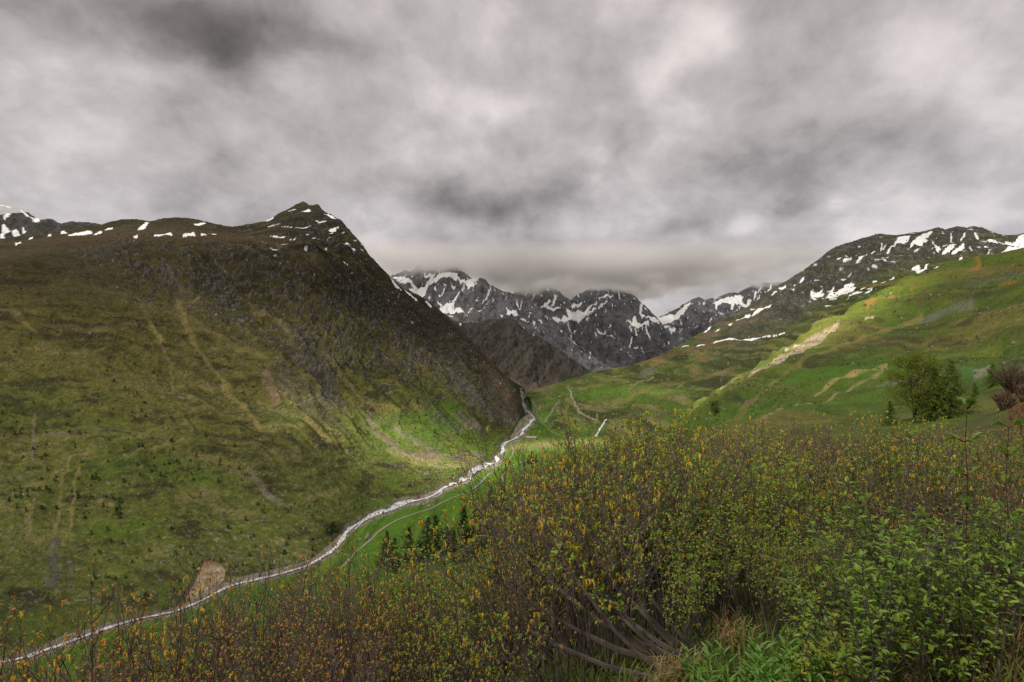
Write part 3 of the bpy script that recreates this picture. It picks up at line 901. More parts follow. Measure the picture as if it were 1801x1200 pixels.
FC = ridge_sheet("central_mountain", "dark rocky mountain closing the valley head, its top lost in cloud", 860, 1260, 1.2,
    [(860, 560), (895, 522), (905, 515), (924, 507), (930, 511), (938, 503), (948, 508), (958, 498), (968, 496), (978, 507), (990, 520), (1004, 529), (1014, 520), (1026, 515), (1040, 506), (1052, 508), (1066, 498), (1076, 501), (1086, 503), (1095, 509), (1115, 520), (1122, 526), (1130, 535), (1138, 541), (1146, 549), (1154, 557), (1175, 585), (1260, 640)],
    [(860, 655), (1000, 668), (1130, 690), (1260, 690)], [(860, 2700), (1260, 2700)], [(860, 0.36), (1000, 0.36), (1260, 0.3)], (100, 110), 1400,
    CENTRE_SNOW, (0.115, 0.117, 0.128), (0.062, 0.052, 0.042), snow_amt=0.10, gul=1.1)  # haze is put into the bluish rock colour
FD = ridge_sheet("distant_ridge", "jagged snow covered ridge right of the valley head under the cloud", 1080, 1460, 1.2,
    [(1080, 600), (1120, 575), (1150, 562), (1160, 558), (1170, 554), (1178, 549), (1185, 545), (1195, 540), (1205, 534), (1212, 531), (1218, 528), (1229, 523), (1240, 529), (1252, 525), (1258, 528), (1266, 521), (1280, 516), (1298, 516), (1302, 513), (1315, 507), (1328, 501), (1345, 496), (1362, 494), (1385, 490), (1460, 500)],
    [(1080, 690), (1260, 660), (1460, 640)], [(1080, 3100), (1460, 3100)], 0.33, (90, 110), 1500,
    RIGHT_FAR_SNOW, (0.115, 0.117, 0.128), (0.06, 0.056, 0.046), snow_amt=0.10)  # bluish rock colour stands in for distance haze
def dark_extra(S, C, n1, n2, n3, hgt, j):
    sc = fbm((S.X - S.D * 0.35) / 14.0, S.z / 90.0, 3, 1610)
    C = mix(C, SCREE * (0.5, 0.5, 0.5), sstep(0.15, 0.45, sc) * sstep(1.0, 0.3, hgt) * 0.7)
    C = mix(C, np.array((0.028, 0.024, 0.018)), sstep(0.1, 0.4, -sc + 0.4 * n3) * 0.6)
    C = mix(C, np.array((0.075, 0.07, 0.03)), sstep(0.2, 0.5, n2) * sstep(0.6, 0.2, hgt) * 0.5)
    C = mix(C, SCREE * (0.72, 0.66, 0.62), sstep(0.42, 0.12, hgt + 0.12 * n2 + 0.1 * sc) * 0.75)
    C = mix(C, np.array((0.07, 0.072, 0.028)), sstep(0.15, 0.5, n1 + 0.5 * n2) * sstep(0.75, 0.3, hgt) * 0.5)
    return C
FDARK = ridge_sheet("dark_spur", "dark brown mountain spur falling to the river behind the left mountain", 640, 1150, 1.1,
    [(640, 530), (740, 536), (770, 552), (790, 562), (813, 569), (828, 567), (842, 569), (858, 563), (876, 562), (895, 559), (908, 564), (922, 580), (942, 590), (973, 606), (1000, 628), (1042, 655), (1080, 664), (1150, 680)],
    [(640, 700), (800, 700), (920, 712), (1000, 700), (1080, 686), (1150, 690)], [(640, 1500), (920, 1480), (1060, 1620), (1150, 1650)], [(640, 0.4), (900, 0.45), (1000, 0.35), (1150, 0.15)], (90, 100), 1600,
    [[(807, 567), (812, 571), (810, 573)], [(937, 586), (940, 590), (938, 590)]], (0.050, 0.046, 0.040), (0.052, 0.048, 0.028), extra=dark_extra, mat=M_left)
LP_SNOW = [[(5, 388), (9, 378), (14, 374), (18, 378), (12, 384), (7, 388)], [(2, 398), (8, 397), (20, 404), (32, 409), (36, 412), (24, 415), (14, 407), (6, 408)], [(0, 413), (8, 415), (8, 422), (0, 422)],
           [(38, 404), (42, 402), (45, 409), (41, 410)], line_poly([(0, 360), (10, 364), (20, 366)], 2.5), line_poly([(37, 371), (44, 377), (56, 385)], 3), [(58, 385), (70, 382), (68, 389), (60, 391)]]
FL = ridge_sheet("left_peak", "dark snow patched peak at the far left behind the brown bench", -700, 260, 3.0,
    [(-700, 330), (-400, 300), (-150, 320), (-60, 345), (-30, 348), (0, 356), (10, 361), (22, 364), (30, 367), (38, 372), (48, 374), (56, 381), (64, 384), (72, 388), (82, 386), (90, 386), (98, 391), (110, 394), (124, 391), (135, 392), (155, 392), (170, 394), (182, 398), (215, 405), (260, 412)],
    [(-700, 470), (0, 450), (260, 440)], [(-700, 1700), (260, 1800)], 0.42, (50, 60), 1700, LP_SNOW, (0.060, 0.056, 0.052), (0.055, 0.042, 0.026))

# ---- right mountain -------------------------------------------------------------------------------------------------
RIGHT_CREST = [(900, 700), (925, 689), (960, 680), (1000, 668), (1040, 655), (1100, 645), (1150, 630), (1200, 605), (1240, 580), (1265, 566), (1290, 555), (1315, 541), (1340, 522), (1352, 512), (1367, 503), (1390, 491), (1413, 477),
               (1440, 458), (1460, 443), (1470, 438), (1494, 430), (1520, 422), (1534, 418), (1545, 415), (1560, 417), (1584, 417), (1600, 414), (1617, 412), (1635, 408), (1650, 404), (1662, 408), (1684, 403), (1700, 406), (1715, 403), (1730, 407), (1747, 413), (1767, 418), (1785, 416), (1801, 413), (1900, 400), (2100, 395), (2400, 400)]
RIGHT_FOOT = [(900, 704), (926, 700), (936, 712), (950, 738), (965, 755), (1000, 766), (1060, 776), (1120, 775), (1200, 745), (1300, 705), (1400, 640), (1500, 570), (1600, 515), (1801, 475), (2400, 470)]
RIGHT_FD = [(900, 1300), (926, 1250), (950, 1060), (1000, 985), (1060, 950), (1200, 900), (1400, 950), (1600, 1050), (1801, 1150), (2400, 1200)]
RIGHT_SNOW = [
    line_poly([(1255, 602), (1275, 600), (1290, 597), (1300, 599), (1320, 598), (1338, 596)], 3.4), line_poly([(1341, 595), (1355, 594)], 3), [(1360, 590), (1366, 589), (1367, 592), (1361, 593)], line_poly([(1370, 590), (1380, 586)], 3),
    line_poly([(1225, 609), (1240, 605)], 2.6), line_poly([(1200, 611), (1211, 609)], 2.2), [(1174, 613), (1181, 613), (1180, 615), (1174, 615)], [(1310, 557), (1320, 555), (1318, 560), (1310, 561)],
    [(1321, 557), (1328, 550), (1340, 545), (1350, 540), (1357, 538), (1352, 543), (1340, 550), (1325, 556)], line_poly([(1295, 566), (1305, 562), (1315, 557)], 2.6), [(1320, 544), (1330, 542), (1328, 545), (1321, 546)], [(1281, 570), (1288, 569), (1287, 571), (1282, 571)],
    line_poly([(1258, 582), (1266, 577)], 3), line_poly([(1237, 585), (1244, 580), (1250, 574)], 3), [(1355, 520), (1360, 514), (1367, 512), (1365, 517), (1358, 523)], [(1369, 505), (1377, 504), (1381, 500), (1383, 503), (1378, 509), (1372, 508)], [(1384, 511), (1398, 512), (1396, 515), (1386, 514)],
    [(1425, 508), (1428, 505), (1436, 508), (1444, 504), (1447, 503), (1445, 509), (1451, 512), (1448, 518), (1436, 519), (1426, 515)],
    [(1453, 506), (1460, 507), (1465, 500), (1468, 500), (1465, 507), (1461, 512), (1457, 508)],
    [(1475, 502), (1484, 500), (1487, 492), (1491, 496), (1498, 490), (1500, 495), (1505, 492), (1500, 500), (1495, 507), (1503, 504), (1497, 510), (1508, 508), (1500, 515), (1490, 518), (1470, 519), (1450, 520), (1462, 515), (1475, 509)],
    line_poly([(1425, 519), (1432, 522), (1440, 525)], 3), line_poly([(1445, 521), (1460, 521), (1475, 520)], 2.4), [(1458, 523), (1475, 522), (1470, 525), (1460, 525)], line_poly([(1493, 520), (1505, 516), (1518, 514)], 3), line_poly([(1513, 512), (1522, 507)], 2.2), line_poly([(1520, 516), (1534, 511)], 2.8), line_poly([(1525, 510), (1545, 503)], 2.2), line_poly([(1548, 499), (1558, 496)], 2),
    [(1535, 490), (1543, 487), (1541, 494), (1536, 499), (1534, 498)], [(1562, 491), (1572, 484), (1573, 487), (1566, 491)], [(1451, 537), (1462, 534), (1462, 536), (1453, 538)], line_poly([(1490, 527), (1492, 523)], 2.4),
    line_poly([(1427, 493), (1441, 487)], 2), [(1406, 495), (1412, 486), (1415, 489), (1410, 494)], [(1396, 503), (1401, 498), (1400, 502), (1397, 505)], [(1472, 458), (1485, 455), (1480, 458), (1473, 460)], [(1482, 461), (1497, 458), (1498, 460), (1485, 463)], line_poly([(1486, 449), (1491, 453), (1500, 456)], 2.6),
    line_poly([(1505, 463), (1512, 458), (1520, 453), (1524, 445)], 3.2), line_poly([(1526, 449), (1534, 443), (1541, 440)], 2), line_poly([(1551, 424), (1550, 430), (1548, 434)], 2.4), line_poly([(1560, 425), (1552, 431)], 2),
    [(1563, 433), (1570, 428), (1578, 420), (1584, 416), (1602, 416), (1596, 421), (1585, 426), (1576, 434), (1562, 446), (1560, 446), (1566, 438)], [(1585, 431), (1600, 425), (1612, 418), (1622, 413), (1640, 407), (1638, 413), (1628, 419), (1632, 424), (1618, 433), (1600, 437), (1594, 441), (1605, 432), (1592, 433)],
    line_poly([(1640, 426), (1645, 434), (1649, 440)], 2.4), [(1646, 436), (1652, 435), (1655, 440), (1650, 447), (1646, 446)], [(1655, 448), (1665, 439), (1672, 430), (1682, 430), (1677, 438), (1670, 445), (1658, 449)], [(1673, 447), (1682, 440), (1690, 436), (1692, 428), (1696, 430), (1696, 439), (1688, 445), (1676, 448)],
    line_poly([(1672, 413), (1673, 420), (1673, 427)], 2.6), line_poly([(1698, 409), (1695, 418), (1690, 424)], 2.8), line_poly([(1714, 411), (1717, 417), (1721, 422)], 3.4), [(1735, 424), (1745, 423), (1752, 426), (1756, 431), (1748, 430), (1740, 428)], [(1732, 433), (1740, 434), (1736, 436), (1731, 435)],
    [(1768, 424), (1780, 426), (1790, 420), (1801, 416), (1830, 410), (1830, 445), (1801, 452), (1785, 446), (1770, 452), (1760, 456), (1730, 461), (1727, 460), (1745, 452), (1735, 451), (1750, 446), (1765, 440), (1785, 437), (1792, 433), (1775, 432), (1768, 430)],
    [(1664, 470), (1680, 467), (1686, 460), (1688, 454), (1693, 454), (1692, 463), (1705, 459), (1712, 453), (1725, 452), (1722, 456), (1705, 463), (1690, 470), (1664, 473)], [(1595, 476), (1605, 469), (1618, 468), (1617, 473), (1624, 471), (1630, 466), (1633, 465), (1629, 472), (1617, 476), (1608, 476)],
    [(1610, 481), (1622, 478), (1635, 476), (1632, 479), (1615, 482)], [(1640, 473), (1650, 469), (1651, 471), (1642, 474)], line_poly([(1705, 438), (1709, 445)], 3), line_poly([(1743, 441), (1735, 447)], 2.2), line_poly([(1637, 441), (1645, 437)], 1.6), [(1372, 520), (1376, 519), (1375, 522)]]

def build_right():
    px = columns(926, 927, 1815, 2400, 1.6)
    crest = curve(px, RIGHT_CREST)
    foot = np.maximum(curve(px, RIGHT_FOOT, 10), crest + 4)
    d0 = np.log(curve(px, RIGHT_FD, 12))
    z0 = zof(d0, foot)
    shelf = crest + (foot - crest) * curve(px, [(900, 0.5), (1200, 0.3), (1300, 0.42), (1400, 0.55), (1550, 0.6), (1801, 0.7)], 20)
    d1 = climb(d0, foot, shelf, curve(px, [(900, 0.2), (1200, 0.2), (1400, 0.25), (1600, 0.27), (2400, 0.27)], 20))
    d2 = climb(d1, shelf, crest, curve(px, [(900, 0.2), (1150, 0.22), (1300, 0.35), (1400, 0.40), (1600, 0.36), (1801, 0.33), (2400, 0.4)], 20))
    z2 = zof(d2, crest)
    lnD, z = loft(px, [(d0 - 0.05, z0 - 40), (d0, z0), (d1, zof(d1, shelf)), (d2, z2), (d2 + 0.05, z2 - 55), (d2 + 0.3, z2 - 320)], [5, 130, 140, 8, 6])
    S = Sheet(px, lnD, z)
    PX, PY = S.PX, S.PY
    X, Y = S.X, S.D
    hgt = (foot[None, :] - PY) / np.maximum(foot - crest, 15)[None, :]
    edge = sstep(0.0, 0.1, hgt) * (1 - 0.75 * sstep(0.88, 1.0, hgt))
    w1, w2 = fbm(X / 150, Y / 150, 3, 2001), fbm(X / 60, Y / 60, 3, 2002)
    up = sstep(1180, 1420, PX) * sstep(0.35, 0.6, hgt)
    gl = ridged((X * 0.75 + Y * 0.66 + 40 * w1) / 130, (Y - X) / 420 + 0.3 * w2, 4, 2003)
    gl2 = ridged((X * 0.75 + Y * 0.66 + 20 * w2) / 42, z / 90, 4, 2004)
    hum = fbm(X / 95, Y / 150, 4, 2005)
    fine = fbm(X / 13, z / 10, 4, 2006)
    terr = fbm(X / 120, z / 10, 4, 2010)
    S.z = S.z + edge * (up * (22 * (gl - 0.6) + 10 * (gl2 - 0.6) + 4 * fine) + (1 - up) * (11 * hum + 3.2 * terr + 5 * (gl2 - 0.6) + 1.2 * fine)) + sstep(0.9, 1, hgt) * 3.2 * fine * sstep(1150, 1300, PX)
    n1 = fbm(X / 120, z / 40, 4, 2011)
    n2 = fbm(X / 40, z / 12, 4, 2012)
    n3 = fbm(X / 10, z / 5, 3, 2013)
    n4 = gnoise(X / 3.5, z / 2.2, 2014)
    meadow = np.array((0.060, 0.085, 0.018))
    C = np.broadcast_to(meadow, z.shape + (3,)).copy()
    C = mix(C, (0.17, 0.155, 0.055), sstep(-0.05, 0.55, n2 + 0.4 * terr) * 0.75)
    C = mix(C, HEATH, sstep(0.05, 0.5, -n1 * 0.5 - n2 + 0.3 * n3) * 0.75)
    C = mix(C, GREEN, sstep(0.0, 0.5, n1 - 0.5 * n2) * sstep(660, 720, PY) * 0.9)
    C = mix(C, GREEN * 1.05, np.exp(-(((PX - 1135 + 10 * n2) / 75) ** 2 + ((PY - 688 - (1135 - PX) * 0.05) / 9) ** 2)) * 0.9)
    C = mix(C, GREEN * 0.95, np.exp(-(((PX - 1000) / 60) ** 2 + ((PY - 758) / 9) ** 2)) * 0.9)
    C = mix(C, RUST * 0.6, sstep(0.15, 0.5, n2 + 0.3 * n1) * sstep(680, 620, PY) * sstep(1000, 1060, PX) * 0.45)
    rocky = np.clip(up * (0.8 + 0.6 * n1) + 0.0, 0, 1)
    rc = np.where((n3 + 0.5 * n4 > 0.15)[..., None], np.array((0.105, 0.10, 0.095)), np.array((0.050, 0.047, 0.045)))
    C = mix(C, rc, rocky)
    C = mix(C, (0.075, 0.058, 0.042), up * sstep(0.0, 0.5, n1 - 0.4 * n2) * sstep(0.95, 0.5, hgt) * 0.7)
    C = mix(C, (0.045, 0.060, 0.022), up * sstep(0.62, 0.40, hgt) * 0.8)
    C = mix(C, ROCK * 1.2, sstep(0.55, 0.68, n4 + 0.3 * n2) * (0.35 + 0.5 * sstep(1120, 960, PX)) )
    j = (2.6 * n2 + 1.8 * n3, 2.2 * fbm(X / 30, z / 12, 3, 2021) + 1.5 * fbm(X / 9, z / 5, 2, 2022))
    for pts, w0, w1_, col, a in [
        ([(1225, 600), (1245, 590), (1262, 578), (1275, 572)], 5, 7, SCREE * 0.55, 0.7), ([(1285, 585), (1296, 575), (1310, 567)], 7, 7, SCREE * 0.55, 0.7),
        ([(1130, 655), (1150, 648)], 6, 6, ROCK, 0.6), ([(985, 705), (965, 730), (945, 752)], 1.6, 2.2, SCREE * 1.2, 0.8), ([(1000, 716), (975, 738), (962, 752)], 1.4, 2, SCREE, 0.6),
        ([(1210, 665), (1170, 690), (1105, 690)], 2.5, 3, DRY * 0.8, 0.5), ([(1300, 645), (1240, 660), (1170, 672), (1100, 700), (1040, 705)], 4, 5, DRY * 0.8, 0.5),
        ([(1120, 640), (1160, 628), (1230, 612), (1300, 606)], 5, 4, BROWN * 1.2, 0.6), ([(1020, 715), (1060, 715), (1090, 700)], 9, 8, (0.14, 0.14, 0.06), 0.6),
        ([(1395, 530), (1420, 530), (1450, 528)], 6, 5, ROCK * 0.7, 0.7), ([(1110, 684), (1125, 676), (1150, 662)], 1.5, 1.5, SCREE * 1.4, 0.8),
        ([(935, 712), (945, 735), (940, 750)], 5, 7, SCREE * 0.8, 0.7)]:
        C = mix(C, col, np.clip(streak(PX, PY, pts, w0, w1_, j) * (0.8 + 0.4 * n3), 0, 1) * a)
    snow = np.zeros(z.shape)
    for p in RIGHT_SNOW:
        snow = np.maximum(snow, poly_mask(PX, PY, p, (j[0] * 0.35, j[1] * 0.35)))
    snow = np.maximum(snow, sstep(0.62, 0.68, gnoise(X / 12, z / 6, 2031) + 0.1 * n3) * sstep(0.45, 0.65, hgt) * sstep(1380, 1450, PX) * 0.9)
    C = mix(C, SNOW, snow)
    S.build("right_mountain", C, M_right, "dark mountain with snow patches and green lower slopes right of the valley")
    return S
RIGHT = build_right()

# ---- ground: the hillside underfoot, the green hill on the right and the valley floor --------------------------------
GP = []
def gp(px, *pairs):
    for D, z in pairs: GP.append((px, math.log(D), -z / D))
gp(-600, (1.2, -1.9), (3, -3.9), (6, -6.0), (15, -12), (60, -42), (180, -120), (260, -190), (317, -217), (350, -222), (700, -330), (1600, -700))
gp(-200, (1.2, -1.8), (3, -3.2), (6, -5.1), (15, -10), (60, -38), (180, -110), (270, -180), (365, -212), (400, -216), (800, -330), (1600, -700))
gp(100, (1.2, -1.75), (3, -2.9), (5.5, -4.4), (12, -8.2), (60, -33), (200, -115), (300, -174), (380, -202), (425, -204), (470, -207), (800, -330), (1600, -700))
gp(400, (1.2, -1.7), (3, -2.75), (6, -4.2), (12, -7.3), (60, -29), (200, -105), (330, -168), (430, -195), (506, -198), (550, -201), (800, -300), (1600, -700))
gp(600, (1.2, -1.65), (3, -2.6), (6.5, -4.2), (12, -6.8), (60, -26), (200, -92), (350, -152), (470, -182), (560, -189.5), (600, -188), (650, -190), (900, -280), (1600, -600))
gp(750, (1.2, -1.6), (3, -2.35), (7, -4.1), (12, -6.0), (60, -23), (200, -80), (350, -126), (450, -156), (550, -173), (650, -179), (705, -178), (750, -180), (1000, -280), (1600, -600))
gp(880, (1.2, -1.55), (3, -2.15), (8, -3.95), (14, -5.8), (50, -19), (200, -76), (350, -121), (500, -150), (640, -163), (790, -167), (930, -160), (1010, -160), (1200, -230), (1600, -500))
gp(922, (700, -158), (850, -160), (951, -147), (1043, -129), (1205, -115.5), (1307, -108), (1450, -150))
gp(968, (1.2, -1.5), (3, -2.0), (8.5, -3.7), (14, -5.1), (50, -17), (200, -70), (380, -115), (560, -142), (700, -154), (850, -155), (985, -149), (1060, -152), (1200, -175), (1600, -300))
gp(1060, (1.2, -1.5), (3, -1.95), (9, -3.6), (15, -4.8), (50, -14), (160, -45), (330, -84), (500, -114), (700, -136), (900, -146), (980, -148), (1100, -170), (1600, -400))
gp(1180, (1.2, -1.5), (3, -1.85), (5, -2.35), (10, -3.6), (16, -4.6), (50, -10.5), (140, -25), (300, -45), (420, -56), (600, -100), (900, -170), (1600, -400))
gp(1300, (1.2, -1.5), (3.3, -1.85), (8, -2.95), (14, -3.85), (40, -7.2), (100, -14.0), (300, -31.5), (430, -27.8), (500, -33), (700, -90), (1000, -170), (1600, -400))
gp(1440, (1.2, -1.5), (3.3, -1.8), (8, -2.7), (14, -3.4), (40, -5.6), (100, -12.3), (260, -20.5), (420, -5), (520, 12.3), (600, 4), (800, -70), (1600, -350))
gp(1600, (1.2, -1.5), (3.3, -1.75), (8, -2.5), (14, -2.95), (40, -5.0), (85, -10.6), (200, -16.5), (350, -4), (480, 27), (600, 61.5), (680, 55), (900, -20), (1600, -300))
gp(1740, (1.2, -1.45), (3.3, -1.65), (8, -2.2), (14, -2.45), (30, -3.4), (70, -6.6), (160, -8.4), (320, 10), (480, 50), (620, 79), (720, 72), (950, 0), (1600, -300))
gp(1900, (1.2, -1.4), (3.3, -1.55), (8, -1.8), (16, -1.7), (30, -1.8), (70, -3), (150, 0), (320, 30), (480, 72), (640, 96), (740, 90), (1000, 0), (1600, -300))
gp(2400, (1.2, -1.2), (3.3, -0.9), (8, 0.2), (16, 1.6), (60, 8), (150, 22), (400, 80), (640, 120), (900, 80), (1600, -200))
GP = np.array(GP)
def tps_fit(P, v, sx=260.0, sy=0.55, reg=1e-4):
    A = np.stack([P[:, 0] / sx, P[:, 1] / sy], 1)
    d = np.linalg.norm(A[:, None] - A[None], axis=2)
    K = np.where(d > 0, d * d * np.log(d + 1e-12), 0) + reg * np.eye(len(A))
    Q = np.concatenate([np.ones((len(A), 1)), A], 1)
    M = np.block([[K, Q], [Q.T, np.zeros((3, 3))]])
    w = np.linalg.solve(M, np.concatenate([v, np.zeros(3)]))
    def ev(px, ln):
        u, q = px / sx, ln / sy
        o = w[-3] + w[-2] * u + w[-1] * q
        for (a, b), c in zip(A, w[:-3]):
            r2 = (u - a) ** 2 + (q - b) ** 2
            o += c * 0.5 * r2 * np.log(r2 + 1e-12)
        return o
    return ev
ground_ev = tps_fit(GP, GP[:, 2])

TRACKS = [
    ("track", 3.0, [(600, 1000), (630, 968), (653, 949), (664, 937), (679, 926), (698, 915), (728, 904), (759, 895), (776, 885), (795, 876), (812, 870), (836, 858), (849, 846), (858, 835), (875, 827), (896, 820), (922, 812), (950, 806)]),
    ("footpath", 1.8, [(890, 820), (901, 800), (904, 793), (899, 784)]),
    ("footpath", 2.0, [(886, 848), (882, 836), (892, 831), (917, 824), (939, 818)])]

def build_ground():
    px = columns(-600, -40, 1830, 2400, 3.0, 40)
    ln = np.concatenate([np.linspace(math.log(1.2), math.log(40), 60, endpoint=False), np.linspace(math.log(40), math.log(220), 80, endpoint=False),
                         np.linspace(math.log(220), math.log(1300), 260)])
    LN, PXg = np.meshgrid(ln, px, indexing='ij')
    t = ground_ev(PXg, LN)
    D = np.exp(LN)
    S = Sheet(px, LN, -t * D)
    X, Y = S.X, S.D
    PX, PY = S.PX, S.PY
    z = S.z
    rd, _ = seg_dist(PX, PY, RIVER)
    vis = (D > 250)
    flat = np.where(vis, sstep(6, 45, rd), 1.0) * np.clip(1 - 0.8 * np.exp(-((PX - 950) / 130) ** 2) * (D > 500), 0.15, 1)
    hill = sstep(1000, 1200, PX) * sstep(60, 200, D)                        # green hill on the right
    amp = np.clip(D / 260, 0.02, 1.0)
    w1 = fbm(X / 70, Y / 70, 3, 3002)
    S.z = z + flat * amp * (2.0 * fbm(X / 60, Y / 60, 4, 3001) + hill * (8.0 * fbm(X / 60 + 0.5 * w1, z / 22, 4, 3003) + 3.0 * fbm(X / 45, z / 6, 4, 3010) + 1.3 * fbm(X / 9, z / 3.5, 3, 3015))) + np.clip(D / 90, 0.06, 1) * 0.55 * fbm(X / 6, Y / 6, 3, 3004) * np.where(vis, np.clip(flat, 0.2, 1), 1)
    S.z = S.z + sstep(8, 60, D) * (1 - sstep(120, 220, D)) * 1.2 * fbm(X / 14, Y / 22, 4, 3020)
    n1 = fbm(X / 60, z / 24, 4, 3011)
    n2 = fbm(X / 20, z / 6, 4, 3012)
    n3 = fbm(X / 5, z / 2.2, 3, 3013)
    n4 = gnoise(X / 1.6, Y / 2.5, 3014)
    C = np.broadcast_to(np.array((0.075, 0.165, 0.013)), z.shape + (3,)).copy()
    # valley floor: fresh grass, buttercup tint, mossy hollows
    C = mix(C, LIME * 0.85, sstep(0.0, 0.5, n1) * 0.6)
    C = mix(C, (0.05, 0.095, 0.014), sstep(0.05, 0.5, n2 + 0.3 * n3) * 0.6)
    C = mix(C, (0.03, 0.062, 0.010), sstep(0.05, 0.45, n3 + 0.5 * n4 + 0.3 * n1) * 0.55)
    C = mix(C, (0.14, 0.17, 0.03), sstep(0.2, 0.6, -n3 + 0.6 * n1) * 0.45)
    C = C * 0.80
    # steep bank under the viewpoint
    bank = sstep(640, 250, D) * sstep(1100, 950, PX)
    C = mix(C, (0.045, 0.085, 0.013), np.clip(bank * (0.6 + n1), 0, 1) * 0.7)
    # green hill
    H = np.broadcast_to(np.array((0.058, 0.108, 0.013)), z.shape + (3,)).copy()
    H = mix(H, (0.125, 0.122, 0.032), sstep(-0.05, 0.5, n1 + 0.5 * n2) * 0.75)
    H = mix(H, (0.03, 0.045, 0.012), sstep(0.1, 0.45, n3 + 0.4 * n4) * 0.4)
    H = mix(H, (0.17, 0.16, 0.05), sstep(0.15, 0.5, -n3 + 0.5 * n4) * 0.25)
    H = mix(H, HEATH * 1.2, sstep(0.15, 0.55, n2 + 0.4 * n3 - 0.3 * n1) * 0.75)
    H = mix(H, BROWN * 1.2, sstep(0.25, 0.6, -n1 + 0.3 * n3) * sstep(640, 540, PY) * 0.8)
    # vivid strips of new grass
    gm = np.exp(-((PY - (668 + (1470 - PX) * 0.07 + 6 * n2)) / 17) ** 2) * sstep(1290, 1380, PX) * sstep(1640, 1540, PX)
    H = mix(H, (0.058, 0.150, 0.012), np.clip(gm * (0.9 + 0.5 * n2), 0, 1))
    gm = np.exp(-((PY - (715 + (1400 - PX) * 0.14 + 5 * n2)) / 10) ** 2) * sstep(1150, 1230, PX) * sstep(1600, 1500, PX)
    H = mix(H, (0.062, 0.145, 0.014), np.clip(gm * (0.8 + 0.7 * n2), 0, 1))
    gm = np.exp(-((PY - (655 + (1740 - PX) * 0.12)) / 9) ** 2) * sstep(1640, 1700, PX)
    H = mix(H, (0.055, 0.15, 0.03), np.clip(gm, 0, 1) * 0.8)
    # sunlight along the crest, painted in as a brighter lime band
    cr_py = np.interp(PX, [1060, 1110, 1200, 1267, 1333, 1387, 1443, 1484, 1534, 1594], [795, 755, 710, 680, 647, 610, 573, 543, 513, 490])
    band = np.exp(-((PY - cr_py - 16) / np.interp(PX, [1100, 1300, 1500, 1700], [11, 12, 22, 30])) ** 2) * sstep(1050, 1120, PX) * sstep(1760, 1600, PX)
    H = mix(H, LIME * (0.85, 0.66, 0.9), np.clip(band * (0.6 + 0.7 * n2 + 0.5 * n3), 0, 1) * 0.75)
    H = H * np.array((1.0, 0.88, 1.0))
    C = mix(C, H, sstep(1020, 1140, PX) * sstep(18, 45, D) * sstep(835, 790, PY))
    j = (3 * n2 + 2.0 * n3, 2.4 * fbm(X / 22, z / 7, 3, 3031))
    # earth scar on the green hill
    sc = poly_mask(PX, PY, [(1312, 676), (1330, 658), (1352, 646), (1368, 632), (1384, 618), (1400, 608), (1420, 598), (1440, 588), (1458, 580), (1474, 575), (1478, 579), (1464, 590), (1448, 602), (1428, 614), (1405, 632), (1380, 648), (1350, 662), (1326, 672)], (j[0] * 0.7, j[1] * 0.6))
    sc = sc * sstep(-0.62, -0.30, n3 + 0.5 * n2 + 0.35 * gnoise(X / 2.2, z / 1.6, 3055))
    C = mix(C, (0.26, 0.205, 0.14), sc)
    C = mix(C, (0.36, 0.30, 0.22), sc * sstep(0.05, 0.3, n3 + 0.5 * n4) * 0.8)
    C = mix(C, (0.17, 0.12, 0.075), sc * sstep(0.1, 0.35, -n3 + 0.5 * n4) * 0.7)
    C = mix(C, (0.20, 0.19, 0.20), sc * sstep(-0.1, 0.3, n3 + (PX - 1400) / 200) * sstep(0.0, 14.0, PY - np.interp(PX, [1312, 1400, 1484], [676, 612, 574])) * 0.8)
    S.z = S.z - sc * 1.6 + sc * 1.2 * fbm(X / 7, z / 4, 3, 3050)
    sc2 = poly_mask(PX, PY, [(1522, 566), (1526, 553), (1536, 552), (1538, 560), (1530, 565)], (j[0] * 0.6, j[1] * 0.5))
    C = mix(C, (0.38, 0.30, 0.20), sc2)
    for pts, w0, w1_, col, a in [
        ([(1525, 540), (1545, 532), (1570, 525)], 4, 3, RUST, 0.75), ([(1705, 472), (1722, 466)], 4, 3, RUST, 0.7), ([(1760, 510), (1785, 503)], 4, 3, RUST * 0.8, 0.6), ([(1600, 515), (1612, 508)], 3, 3, RUST * 0.8, 0.6),
        ([(1560, 660), (1510, 668), (1460, 680), (1430, 690)], 3.5, 1.5, (0.30, 0.235, 0.09), 0.85), ([(1560, 664), (1480, 688), (1400, 715), (1330, 745)], 1.6, 1.6, (0.26, 0.22, 0.11), 0.7),
        ([(1620, 560), (1680, 540), (1710, 535)], 5, 5, ROCK * 0.9, 0.6), ([(1700, 510), (1760, 490), (1810, 480)], 9, 12, ROCK * 0.8, 0.45), ([(1620, 530), (1700, 505), (1800, 470)], 15, 14, HEATH * 1.6, 0.55),
        ([(1270, 745), (1300, 725), (1420, 640), (1520, 600), (1620, 555)], 4, 5, DRY * 0.9, 0.5), ([(1420, 650), (1500, 620), (1580, 600), (1640, 570)], 9, 9, HEATH * 1.4, 0.6),
        ([(1545, 685), (1590, 683)], 3, 3, ROCK * 1.4, 0.6), ([(1715, 660), (1740, 650)], 5, 4, SCREE * 1.1, 0.8), ([(1700, 600), (1800, 575)], 7, 7, (0.16, 0.17, 0.035), 0.5), ([(1640, 640), (1760, 610)], 5, 5, (0.15, 0.17, 0.03), 0.5),
        ([(1270, 690), (1285, 690)], 3, 2, SCREE * 1.3, 0.7)]:
        C = mix(C, col, np.clip(streak(PX, PY, pts, w0, w1_, j) * (0.8 + 0.5 * n3), 0, 1) * a * (D > 40))
    # dark juniper hollows and stones on the near meadow
    near = sstep(1150, 1250, PX) * sstep(640, 700, PY) * sstep(20, 40, D)
